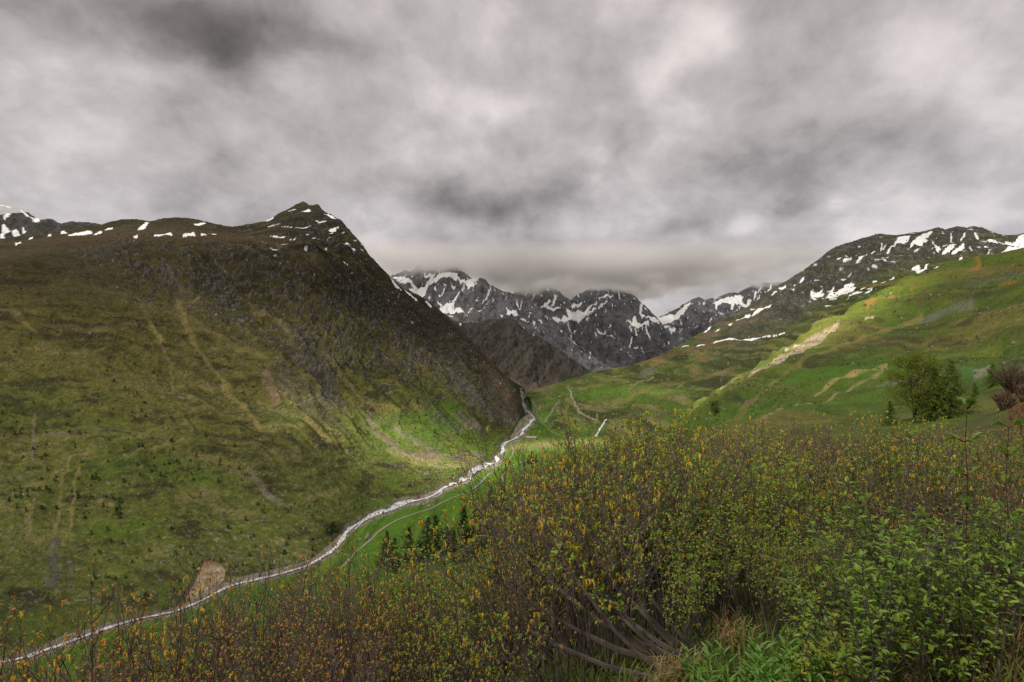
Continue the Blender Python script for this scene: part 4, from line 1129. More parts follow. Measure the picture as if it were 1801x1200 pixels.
    C = mix(C, HEATH * 0.9, np.clip(near * sstep(0.22, 0.5, n2 + 0.25 * n1), 0, 1) * 0.8)
    # pale dry grass beside the hut, stones by the water
    C = mix(C, (0.30, 0.26, 0.11), np.clip(np.exp(-(((PX - 950) / 60) ** 2 + ((PY - 783 + 0.05 * (PX - 950)) / 8) ** 2)) * (0.8 + 0.9 * n2), 0, 1) * 0.8 * (D > 500))
    C = mix(C, (0.30, 0.26, 0.12), np.clip(np.exp(-(((PX - 1050) / 60) ** 2 + ((PY - 778) / 7) ** 2)) * (0.8 + 0.9 * n2), 0, 1) * 0.7 * (D > 500))
    gw = np.interp(PY, [690, 780, 900, 1000, 1160], [4, 7, 9, 6, 8])
    left_side = PX < np.interp(PY, [p[1] for p in RIVER[::-1]], [p[0] for p in RIVER[::-1]]) + 2
    g = (1 - sstep(0.6, 1.15, rd / np.where(left_side, gw * 2.6, gw) + 0.3 * n3)) * vis
    C = mix(C, np.where((n4 > 0.1)[..., None], SCREE * 1.15, SCREE * 0.6), g * 0.92)
    # forest-floor and dead leaves where the shrubs stand
    nr = sstep(40, 14, D)
    C = mix(C, (0.075, 0.052, 0.030), nr * 0.9)
    C = mix(C, (0.05, 0.085, 0.016), nr * sstep(-0.1, 0.4, fbm(X / 1.2, Y / 1.2, 3, 3060)) * 0.8)
    # reddish dry grass at the right edge
    C = mix(C, (0.17, 0.095, 0.045), np.clip(np.exp(-(((PX - 1870) / 85) ** 2)) * sstep(9, 14, D) * sstep(60, 34, D) * (0.7 + 0.6 * n3), 0, 1))
    S.build("ground", C, M_ground, "grassy hillside and valley floor")
    return S
GROUND = build_ground()

# ------------------------------------------------------------------ water, tracks
def smooth_path(pts, step):
    P = np.array(pts, float)
    d = np.r_[0, np.cumsum(np.linalg.norm(np.diff(P, axis=0), axis=1))]
    n = max(int(d[-1] / step), 2)
    t = np.linspace(0, d[-1], n)
    Q = np.stack([np.interp(t, d, P[:, k]) for k in range(P.shape[1])], 1)
    for _ in range(2):
        Q[1:-1] = 0.25 * Q[:-2] + 0.5 * Q[1:-1] + 0.25 * Q[2:]
    return Q

def strip(sheet, pix, width, lift, dmin, nx=4, wob=0.0, seed=0, step=2.5, step_m=2.0):
    """ribbon draped over a terrain sheet along a picture path"""
    P = []
    for (a, b) in smooth_path(pix, step):
        h = sheet.hit(a, b, dmin)
        if h is not None and (not P or np.linalg.norm(h - P[-1]) < 260): P.append(h)
    P = smooth_path(P, step_m)
    T = np.gradient(P[:, :2], axis=0)
    T /= np.linalg.norm(T, axis=1)[:, None] + 1e-9
    Nn = np.stack([-T[:, 1], T[:, 0]], 1)
    s = np.arange(len(P)) * step_m
    w = width * (1 + wob * fbm(s / 14.0, 0 * s + seed, 3, seed))
    V, Fc = [], []
    Zs = np.array([[sheet.z_at(*(P[i, :2] + Nn[i] * (k / nx - 0.5) * w[i])) for k in range(nx + 1)] for i in range(len(P))])
    for _ in range(2): Zs[1:-1] = np.maximum(Zs[1:-1], 0.25 * Zs[:-2] + 0.5 * Zs[1:-1] + 0.25 * Zs[2:])
    for i in range(len(P)):
        for k in range(nx + 1):
            x, y = P[i, :2] + Nn[i] * (k / nx - 0.5) * w[i]
            V.append((x, y, Zs[i, k] + lift))
    for i in range(len(P) - 1):
        for k in range(nx):
            a = i * (nx + 1) + k
            Fc.append((a, a + 1, a + nx + 2, a + nx + 1))
    return np.array(V), np.array(Fc), P

def water_mat():
    m, nt, out = new_mat("white_water")
    L = nt.links.new
    geo = N(nt, "ShaderNodeNewGeometry")
    n1 = N(nt, "ShaderNodeTexNoise", Scale=0.55, Detail=5.0, Roughness=0.65, Distortion=0.6)
    L(geo.outputs["Position"], n1.inputs["Vector"])
    mr = N(nt, "ShaderNodeMapRange")
    mr.inputs["From Min"].default_value = 0.42
    mr.inputs["From Max"].default_value = 0.62
    L(n1.outputs["Fac"], mr.inputs["Value"])
    cm = N(nt, "ShaderNodeMix", data_type='RGBA')
    cm.inputs[6].default_value = (0.20, 0.215, 0.22, 1)
    cm.inputs[7].default_value = (0.86, 0.87, 0.88, 1)
    L(mr.outputs[0], cm.inputs[0])
    bs = N(nt, "ShaderNodeBsdfPrincipled", Roughness=0.35, IOR=1.33)
    L(cm.outputs[2], bs.inputs["Base Color"])
    bp = N(nt, "ShaderNodeBump", Strength=0.6, Distance=0.25)
    L(n1.outputs["Fac"], bp.inputs["Height"])
    L(bp.outputs[0], bs.inputs["Normal"])
    L(bs.outputs[0], out.inputs[0])
    return m
M_water = water_mat()
M_track = plain_mat("pale_gravel", (0.215, 0.195, 0.155), 0.95, 0.25, 0.8)

class Multi:
    """whichever terrain sheet lies in front"""
    def __init__(self, *sheets): self.s = sheets
    def inside(self, q, px): return q.px[0] <= px <= q.px[-1]
    def hit(self, px, py, dmin=0.0):
        hs = [q.hit(px, py, dmin) for q in self.s if self.inside(q, px)]
        hs = [h for h in hs if h is not None]
        return min(hs, key=lambda h: h[1]) if hs else None
    def z_at(self, x, y):
        px = CX + F * x / y
        return max(q.z_at(x, y) for q in self.s if self.inside(q, px) and q.lnD[0, q._col(px)[0]] <= math.log(y) <= q.lnD[-1, q._col(px)[0]])
VALLEY = Multi(GROUND, LEFT, RIGHT)

def build_water():
    V1, F1, _ = strip(VALLEY, RIVER[2:], 4.8, 0.6, 250, 5, 0.7, 5)
    V2, F2, _ = strip(VALLEY, [(776, 861), (786, 862), (800, 857), (815, 852), (824, 849), (828, 843), (826, 838)], 1.8, 0.5, 250, 3, 0.4, 8)
    V3, F3, _ = strip(VALLEY, [(745, 879), (760, 876), (772, 873), (778, 866), (776, 861)], 1.6, 0.5, 250, 3, 0.4, 9)
    V4, F4, _ = strip(VALLEY, [(624, 932), (640, 917), (655, 911), (668, 906)], 1.6, 0.5, 250, 3, 0.4, 12)
    V = np.concatenate([V1, V2, V3, V4])
    Fc = np.concatenate([F1, F2 + len(V1), F3 + len(V1) + len(V2), F4 + len(V1) + len(V2) + len(V3)])
    V[:, 2] += 0.12 * fbm(V[:, 0] / 2.2, V[:, 1] / 2.2, 2, 77)
    o = link("river", mesh_from("river", V, Fc, M_water, True))
    tag(o, "white glacial river winding down the valley", kind="structure")
    V, Fc, _ = strip(RIGHT, [(1066, 738), (1061, 747), (1054, 757), (1049, 766), (1046, 772)], 3.6, 0.6, 0, 3, 0.4, 15)
    o = link("side_stream", mesh_from("side_stream", V, Fc, M_water, True))
    tag(o, "white side stream on the right slope", kind="structure")
    for nm, w, pts in TRACKS:
        V, Fc, _ = strip(GROUND, pts, w, 0.30, 250, 3, 0.15, 20)
        o = link(nm, mesh_from(nm, V, Fc, M_track, True))
        tag(o, "pale gravel track through the valley meadow", kind="structure")
    V, Fc, _ = strip(RIGHT, [(997, 682), (1003, 687), (1006, 691), (1003, 695), (1007, 703), (1012, 708), (1010, 712), (1018, 720), (1016, 724), (1030, 732), (1042, 738), (1052, 740)], 4.2, 0.5, 0, 3, 0.3, 21)
    o = link("hill_track", mesh_from("hill_track", V, Fc, M_track, True))
    tag(o, "pale track winding down the right slope", kind="structure")
build_water()

# ------------------------------------------------------------------ mesh collector
class MB:
    def __init__(self): self.v, self.f = [], []
    def add(self, vs, fs):
        b = len(self.v)
        self.v.extend([tuple(p) for p in vs])
        self.f.extend([tuple(i + b for i in f) for f in fs])
    def tube(self, pts, rad, sides=4, cap=False):
        b = len(self.v)
        n = len(pts)
        for i in range(n):
            d = Vector(pts[min(i + 1, n - 1)]) - Vector(pts[max(i - 1, 0)])
            if d.length < 1e-9: d = Vector((0, 0, 1))
            d.normalize()
            a = d.cross(Vector((0.31, 0.9, 0.2)))
            if a.length < 1e-3: a = d.cross(Vector((1, 0, 0)))
            a.normalize()
            c = d.cross(a)
            for k in range(sides):
                t = 2 * math.pi * k / sides
                p = Vector(pts[i]) + (a * math.cos(t) + c * math.sin(t)) * rad[i]
                self.v.append(tuple(p))
        for i in range(n - 1):
            for k in range(sides):
                k2 = (k + 1) % sides
                self.f.append((b + i * sides + k, b + i * sides + k2, b + (i + 1) * sides + k2, b + (i + 1) * sides + k))
        if cap: self.f.append(tuple(b + (n - 1) * sides + k for k in range(sides)))
    def box(self, x0, x1, y0, y1, z0, z1):
        self.add([(x0, y0, z0), (x1, y0, z0), (x1, y1, z0), (x0, y1, z0), (x0, y0, z1), (x1, y0, z1), (x1, y1, z1), (x0, y1, z1)],
                 [(0, 3, 2, 1), (4, 5, 6, 7), (0, 1, 5, 4), (1, 2, 6, 5), (2, 3, 7, 6), (3, 0, 4, 7)])
    def mesh(self, name, mat, smooth=False):
        return mesh_from(name, np.array(self.v) if self.v else np.zeros((0, 3)), self.f, mat, smooth)
    def obj(self, name, mat, parent=None, smooth=False):
        return link(name, self.mesh(name, mat, smooth), parent)

def rvec(rng, s=1.0):
    return Vector((rng.uniform(-s, s), rng.uniform(-s, s), rng.uniform(-s, s)))

# ------------------------------------------------------------------ trees
M_bark = plain_mat("bark", (0.045, 0.036, 0.028), 0.95, 0.4, 6.0, 0.02)
M_larch = plain_mat("larch_needles", (0.028, 0.047, 0.014), 0.8, 0.5, 0.5, 0, 0.2, 0.25, (0.058, 0.082, 0.020), objrand=0.25)
M_spruce = plain_mat("young_conifer", (0.035, 0.075, 0.018), 0.8, 0.5, 1.0, 0, 0.2, 0.25, (0.075, 0.12, 0.03), objrand=0.3)
M_leaf_tree = plain_mat("tree_leaves", (0.12, 0.17, 0.026), 0.7, 0.4, 0.6, 0, 0.25, 0.45, (0.25, 0.28, 0.04))
M_larch_near = plain_mat("fresh_larch_needles", (0.10, 0.165, 0.025), 0.75, 0.4, 0.8, 0, 0.25, 0.4, (0.19, 0.25, 0.035))
M_brown_twig = plain_mat("brown_twigs", (0.11, 0.072, 0.045), 0.9, 0.4, 4.0)

def leaf_quads(mb, p, rng, size, n, spread, droop=0.0):
    for _ in range(n):
        c = p + rvec(rng, spread)
        u = rvec(rng).normalized() * size * rng.uniform(0.6, 1.3)
        w = rvec(rng).cross(u)
        if w.length < 1e-6: continue
        w = w.normalized() * size * rng.uniform(0.25, 0.55)
        u.z -= droop * size
        mb.add([c - u * 0.5, c + w * 0.5, c + u * 0.5, c - w * 0.5], [(0, 1, 2, 3)])

def conifer_meshes(seed, h, rbase, whorls, per, leaf, nclump, base=0.12, open_=0.25):
    rng = random.Random(seed)
    tr, cr = MB(), MB()
    bend = rng.uniform(-0.03, 0.03)
    pts = [(bend * h * (t ** 2), bend * 0.6 * h * t, h * t) for t in (0, 0.2, 0.4, 0.6, 0.8, 1.0)]
    r0 = h * 0.014
    tr.tube(pts, [r0 * 1.2, r0, r0 * 0.8, r0 * 0.55, r0 * 0.3, r0 * 0.06], 6)
    for w in range(whorls):
        f = base + (1 - base) * (w + rng.uniform(0, 0.8)) / whorls
        f = min(f, 0.985)
        L_ = rbase * (1 - f) ** 0.75 * (0.75 if f < base + 0.08 else 1.0) + 0.03 * h * (1 - f)
        z0 = h * f
        for k in range(per):
            if rng.random() < open_: continue
            a = rng.uniform(0, 2 * math.pi)
            l = L_ * rng.uniform(0.55, 1.18)
            up = rng.uniform(-0.15, 0.3)
            bp = []
            for q in (0, 0.35, 0.7, 1.0):
                bp.append(Vector((math.cos(a) * l * q + bend * h * f * f, math.sin(a) * l * q, z0 + l * (up * q - 0.35 * q * q + 0.12 * q ** 3))))
            tr.tube(bp, [r0 * 0.28 * (1 - f * 0.5), r0 * 0.2, r0 * 0.12, r0 * 0.04], 3)
            m = max(2, int(nclump * l / rbase))
            for c in range(m):
                q = 0.18 + 0.82 * (c + rng.random()) / m
                i = min(int(q * 3), 2)
                p = bp[i].lerp(bp[i + 1], q * 3 - i)
                leaf_quads(cr, p, rng, leaf, 3, leaf * 0.75, 0.25)
    leaf_quads(cr, Vector(pts[-1]), rng, leaf * 0.7, 4, leaf * 0.4)
    return tr, cr

def tree_proto(name, tr, cr, mt, mc):
    root = empty(name, (0, 0, 0))
    tr.obj("trunk", mt, root)
    tag(cr.obj("crown", mc, root), kind="stuff")
    return root

def place(proto, used, loc, scale, rz, label, cat, group=None):
    if proto.name not in used:
        used.add(proto.name)
        o = proto
    else:
        o = copy_tree(proto)
    o.location = loc
    o.scale = (scale,) * 3
    o.rotation_euler = (0, 0, rz)
    for k in ("label", "category", "group"):
        if k in o: del o[k]
    tag(o, label, cat, group)
    return o

USED = set()
def build_larches():
    protos = [tree_proto("larch_tree", *conifer_meshes(40 + i, 10.0, rb * 1.1, wh + 6, 8, 0.42, 12, 0.05, 0.18), M_bark, M_larch) for i, (rb, wh) in enumerate([(2.7, 20), (3.1, 18), (2.3, 22)])]
    data = [(766, 990, 896, "tall larch with a leafy top beside the gravel track, right of a forked pair"), (753, 990, 902, "larch leaning close against a taller larch beside the gravel track"),
            (816, 985, 877, "tallest dark larch on the bank above the thicket"), (836, 980, 880, "slender larch just right of the tallest dark larch"),
            (681, 1005, 927, "thin larch in front of the lower end of the gravel track"), (719, 1000, 919, "pointed larch standing alone left of the forked pair"),
            (694, 1010, 938, "low larch between the thin larch and the pointed larch"),
            (863, 945, 848, "larch at the upper edge of the dark bank, nearest the bend of the track"), (884, 935, 852, "bushy larch rising over the catkin thicket beside the upper track"),
            (905, 925, 862, "larch half hidden by the catkin thicket, right of the bushy larch"), (851, 965, 885, "short dark larch below the upper edge of the bank"),
            (798, 990, 925, "short larch squeezed left of the tallest dark larch"), (737, 1005, 938, "low broad larch in front of the forked pair"),
            (786, 985, 912, "narrow larch filling the gap right of the forked pair")]
    for i, (px, pb, pt, lab) in enumerate(data):
        h = GROUND.hit(px, pb, 200)
        if h is None: continue
        H = 0.90 * (pb - pt) / F * h[1]
        place(protos[i % 3], USED, (h[0], h[1], h[2] - 0.1), H / 10.0, 1.3 * i, lab, "tree", "larches on the bank below the thicket")
    sm = [(889, 832, 816, "round dark conifer standing alone beside the valley track"), (935, 816, 794, "tallest conifer of the clump by the meadow track"), (943, 813, 799, "middle conifer of the clump by the meadow track"),
          (950, 811, 801, "rightmost conifer of the clump by the meadow track"), (922, 820, 808, "lowest conifer at the left end of the meadow clump"), (902, 829, 823, "tiny conifer between the lone conifer and the meadow clump"), (928, 816, 803, "slim conifer just left of the tallest one in the meadow clump")]
    p2 = tree_proto("valley_conifer", *conifer_meshes(70, 10.0, 3.0, 16, 6, 0.7, 6, 0.03, 0.15), M_bark, M_larch)
    for i, (px, pb, pt, lab) in enumerate(sm):
        h = GROUND.hit(px, pb, 300)
        if h is None: continue
        place(p2, USED, (h[0], h[1], h[2] - 0.1), (pb - pt) / F * h[1] / 10.0, i * 1.1, lab, "tree", "conifers by the valley track")
    h = GROUND.hit(1257, 731, 60)
    p3 = tree_proto("hillside_tree", *broadleaf_meshes(81, 10.0, 3.0, 0.5, 420, 4), M_bark, M_larch)
    place(p3, USED, (h[0], h[1], h[2] - 0.1), (731 - 702) / F * h[1] / 10.0, 0, "small lone tree on the green hill below the sunlit band", "tree")

def broadleaf_meshes(seed, h, r, leaf, clumps, per, stems=4, zlow=0.12, sp=0.55):
    rng = random.Random(seed)
    tr, cr = MB(), MB()
    tips = []
    for s_ in range(stems):
        a = 2 * math.pi * s_ / stems + rng.uniform(-0.5, 0.5)
        lean = rng.uniform(0.08, 0.30)
        pts, rad = [], []
        for q in range(7):
            t = q / 6
            pts.append(Vector((math.cos(a) * lean * h * t ** 1.3 + rng.uniform(-1, 1) * 0.02 * h * t, math.sin(a) * lean * h * t ** 1.3, h * 0.92 * t)))
            rad.append(h * 0.011 * (1 - 0.92 * t))
        tr.tube(pts, rad, 5)
        for b in range(11):
            t = rng.uniform(0.15, 0.95)
            i = min(int(t * 6), 5)
            p = pts[i].lerp(pts[i + 1], t * 6 - i)
            aa = rng.uniform(0, 2 * math.pi)
            l = r * rng.uniform(0.4, 0.85) * math.sqrt(max(0.08, 1 - (abs(t - 0.42) / 0.62) ** 2))
            e = p + Vector((math.cos(aa) * l, math.sin(aa) * l, l * rng.uniform(0.2, 0.8)))
            m = p.lerp(e, 0.5) + Vector((0, 0, -0.06 * l))
            tr.tube([p, m, e], [h * 0.004, h * 0.003, h * 0.001], 3)
            tips += [(p.lerp(e, q), 1) for q in (0.4, 0.6, 0.8, 1.0)]
    for c in range(clumps):
        if rng.random() < 0.7:
            p = rng.choice(tips)[0] + rvec(rng, leaf * 1.6)
        else:
            th, ph = rng.uniform(0, 6.283), math.acos(rng.uniform(-0.8, 1))
            k = r * rng.uniform(0.55, 1.0)
            p = Vector((math.cos(th) * math.sin(ph) * k, math.sin(th) * math.sin(ph) * k, h * 0.52 + math.cos(ph) * h * 0.44 * rng.uniform(0.7, 1.0)))
        leaf_quads(cr, p, rng, leaf, per, leaf * sp * 2.4)
    return tr, cr

def hill_point(px, py):
    return GROUND.hit(px, py, 35)

def build_hill_trees():
    for (px, pb, pt, seed, r, label, near) in [(1608, 744, 614, 91, 3.3, "tall dense tree with dark stems standing right of the vivid grass", 0), ]:
        h = hill_point(px, pb)
        H = (pb - pt) / F * h[1]
        k = H / 10.0
        t = tree_proto("leafy_tree", *broadleaf_meshes(seed, 10.0, r * 1.2, 0.21, 3600, 5, 7), M_bark, M_leaf_tree)
        place(t, USED, (h[0], h[1], h[2] - 0.1), k, 0.6, label, "tree")
    for i, (px, pb, pt, rb, label) in enumerate([(1672, 735, 628, 4.6, "light green young larch just right of the dense tree"), (1644, 740, 645, 4.0, "thin light green larch between the dense tree and the wider larch"),
                                               (1745, 680, 638, 4.2, "small larch standing apart uphill of the two big trees"), (1714, 697, 672, 4.5, "little larch bush beside the larger larches"), (1565, 748, 703, 4.6, "low spreading larch at the left foot of the dense tree")]):
        h = hill_point(px, pb)
        H = (pb - pt) / F * h[1]
        t = tree_proto("young_larch", *conifer_meshes(95 + i, 10.0, rb, 30, 9, 0.30 if i < 2 else 0.42, 20 if i < 2 else 12, 0.02, 0.08), M_bark, M_larch_near)
        place(t, USED, (h[0], h[1], h[2] - 0.1), H / 10.0, 0.9 * i, label, "tree")
    # leafless brown bushes at the right edge and one reddish one beside the trees
    for i, (px, pb, pt, wd, lab) in enumerate([(1785, 690, 632, 1.0, "large leafless brown bush at the right edge uphill"), (1768, 722, 684, 0.9, "leafless brown bush below the large one at the right edge"), (1650, 762, 726, 1.1, "rounded reddish bare bush in front of the larches"), (1805, 705, 668, 0.8, "dark bare bush cut by the right edge")]):
        h = hill_point(px, pb)
        if h is None: continue
        H = (pb - pt) / F * h[1]
        rng = random.Random(130 + i)
        mb = MB()
        for s_ in range(110):
            a, le = rng.uniform(0, 6.283), rng.uniform(0.15, 0.75) * wd
            l = H * rng.uniform(0.65, 1.05)
            p = Vector((rng.uniform(-0.15, 0.15) * H, rng.uniform(-0.15, 0.15) * H, 0))
            e = p + Vector((math.cos(a) * le * l, math.sin(a) * le * l, l * (1 - 0.3 * le)))
            m = p.lerp(e, 0.5) + rvec(rng, 0.05 * H)
            mb.tube([p, m, e], [0.035, 0.025, 0.008], 3)
            for _ in range(5):
                q = rng.uniform(0.35, 0.95)
                b = p.lerp(e, q)
                mb.tube([b, b + Vector((rng.uniform(-1, 1), rng.uniform(-1, 1), rng.uniform(0.2, 1.2))) * H * 0.16], [0.018, 0.006], 3)
        root = empty("bare_bush", (h[0], h[1], h[2] - 0.1))
        tag(mb.obj("branches", M_brown_twig, root), kind="stuff")
        tag(root, lab, "bush", "leafless bushes on the green hill")
build_larches()
build_hill_trees()

# small green bushes scattered over the lower left slope
def build_slope_bushes():
    protos = []
    for i in range(4):
        rng = random.Random(160 + i)
        mb = MB()
        mb.tube([(0, 0, -0.2), (0, 0, 0.6)], [0.06, 0.03], 4)
        for _ in range(70):
            f = rng.random()
            a, rr = rng.uniform(0, 6.283), 0.42 * (1 - f * 0.75) * rng.uniform(0.3, 1.0)
            leaf_quads(mb, Vector((math.cos(a) * rr, math.sin(a) * rr, 0.08 + 0.9 * f)), rng, 0.20, 2, 0.06)
        o = link("slope_bush", mb.mesh("slope_bush", M_spruce))
        protos.append(o)
    rng = random.Random(5)
    pts = []
    areas = [(0, 125, 690, 770, "tiny green bush at the left edge high above the twin pale tracks", 20), (125, 260, 690, 790, "tiny green bush on the left mountainside above the top of the twin pale tracks", 18),
             (0, 100, 790, 900, "tiny green bush left of the twin pale tracks near the left edge", 26), (125, 215, 810, 915, "tiny green bush close right of the twin pale tracks", 30), (215, 320, 770, 880, "tiny green bush on the left slope a little right of the twin pale tracks", 22),
             (320, 430, 760, 880, "tiny green bush on the left slope above the short pale gully", 16), (150, 340, 930, 1000, "tiny green bush on the lower left slope left of the bare earth scar", 16), (400, 560, 925, 1005, "tiny green bush on the lower left slope right of the bare earth scar", 18),
             (150, 320, 1015, 1060, "tiny green bush at the foot of the left slope by the river", 14), (420, 560, 885, 925, "tiny green bush below the short pale gully on the left slope", 8), (590, 700, 880, 925, "tiny green bush on the far river bank opposite the gravel track", 8),
             (180, 350, 640, 740, "tiny green bush halfway up the left mountainside", 9), (350, 520, 640, 760, "tiny green bush beside the long pale streak on the left mountainside", 8), (700, 900, 700, 790, "tiny green bush on the green fans at the right end of the left mountain", 10)]
    for (x0, x1, y0, y1, alab, n) in areas:
        for _ in range(n):
            px, py = rng.uniform(x0, x1), rng.uniform(y0, y1)
            pts.append((px, py, rng.uniform(4.0, 8.5) * (0.75 if py < 760 else 1.0), alab))
    pts += [(585, 935, 19, "largest green bush on the far bank beside the gravel"), (574, 938, 11, "green bush touching the largest one on the far bank"), (205, 905, 14, "tallest green bush right of the lower twin tracks"), (210, 885, 11, "green bush right above the tallest one by the twin tracks"),
            (388, 988, 8, "dark green bush at the upper right rim of the earth scar"), (415, 998, 9, "left one of two bushes right of the earth scar"), (428, 995, 9, "right one of two bushes right of the earth scar"), (340, 1000, 10, "dark green bush at the left rim of the earth scar"),
            (500, 975, 9, "lone green bush on the far bank left of the largest one"), (550, 968, 8, "low green bush on the far bank just below the largest one")]
    n = 0
    for i, (px, py, hp, lab) in enumerate(pts):
        h = LEFT.hit(px, py)
        if h is None: continue
        o = protos[i % 4] if i < 4 else protos[i % 4].copy()
        if i >= 4: COL.objects.link(o)
        s = hp / F * h[1]
        o.location = (h[0], h[1], h[2] - 0.1)
        o.scale = (s * rng.uniform(0.9, 1.6), s * rng.uniform(0.9, 1.6), s)
        o.rotation_euler = (0, 0, rng.uniform(0, 6.28))
        tag(o, lab, "bush", "green bushes on the left mountainside")
build_slope_bushes()

# ------------------------------------------------------------------ boulders, hut
M_rock = plain_mat("boulder", (0.20, 0.165, 0.14), 0.9, 0.4, 0.9, 0.15)
M_stonewall = plain_mat("stone_wall", (0.33, 0.30, 0.27), 0.9, 0.4, 1.5, 0.1)
M_roof = plain_mat("shingle_roof", (0.26, 0.19, 0.165), 0.85, 0.25, 2.0, 0.05)
M_wood = plain_mat("weathered_wood", (0.16, 0.075, 0.045), 0.85, 0.3, 3.0)
M_dark = plain_mat("dark_opening", (0.02, 0.018, 0.016), 0.6, 0.2, 3.0)

def boulder_mesh(name, seed, sx, sy, sz, mat=None):
    rng = np.random.default_rng(seed)
    n = 10
    th = np.linspace(0, 2 * np.pi, n, endpoint=False)
    V = []
    lv = [(0.0, 0.95), (0.3, 1.0), (0.65, 0.8), (0.9, 0.45)]
    for (zz, r) in lv:
        for t in th:
            k = r * rng.uniform(0.75, 1.15)
            V.append((math.cos(t) * k * sx, math.sin(t) * k * sy, (zz + rng.uniform(-0.08, 0.08)) * sz))
    V.append((0.1 * sx, 0, sz))
    Fc = []
    for a in range(len(lv) - 1):
        for k in range(n):
            k2 = (k + 1) % n
            Fc.append((a * n + k, a * n + k2, (a + 1) * n + k2, (a + 1) * n + k))
    for k in range(n): Fc.append(((len(lv) - 1) * n + k, (len(lv) - 1) * n + (k + 1) % n, len(V) - 1))
    return mesh_from(name, np.array(V), Fc, mat or M_rock)

def build_boulders():
    for i, (px, py, w, hgt, lab) in enumerate([(648, 948, 10, 10, "big brown pointed boulder beside the lower end of the gravel track"), (634, 950, 7, 4, "flat grey rock left of the pointed boulder"),
                                       (755, 891, 9, 4, "reddish boulder among rocks between river and track"), (746, 888, 7, 4, "grey boulder left of the reddish boulder near the track"), (763, 889, 5, 3, "small grey rock right of the reddish boulder"),
                                       (862, 829, 3, 3, "pale rock in the meadow beside the upper track"), (920, 796, 5, 3, "grey rock in the dry grass below the hut")]):
        h = GROUND.hit(px, py, 300)
        if h is None: continue
        s = h[1] / F
        o = link("boulder", boulder_mesh("boulder", 300 + i, w * s * 0.5, w * s * 0.45, hgt * s))
        o.location = (h[0], h[1], h[2] - 0.2)
        tag(o, lab, "boulder", "boulders in the valley meadow")
    for i, (px, py, w, hgt, lab) in enumerate([(1640, 612, 6, 4, "pale boulder on the hill directly above the dense tree"), (1572, 633, 4, 3, "small pale rock in the vivid grass strip"), (1518, 647, 4, 3, "small pale rock left in the vivid grass strip"), (1703, 598, 8, 4, "grey boulder uphill right of the dense tree"),
                                       (1783, 605, 10, 5, "grey boulder near the right edge of the green hill"), (1718, 655, 12, 5, "pale stony heap between small larch and trees"), (1766, 640, 7, 4, "grey rock right of the small uphill larch")]):
        h = hill_point(px, py)
        if h is None: continue
        s = h[1] / F
        o = link("boulder", boulder_mesh("boulder", 330 + i, w * s * 0.5, w * s * 0.45, hgt * s))
        o.location = (h[0], h[1], h[2] - 0.1)
        tag(o, lab, "boulder", "boulders on the green hill")
build_boulders()

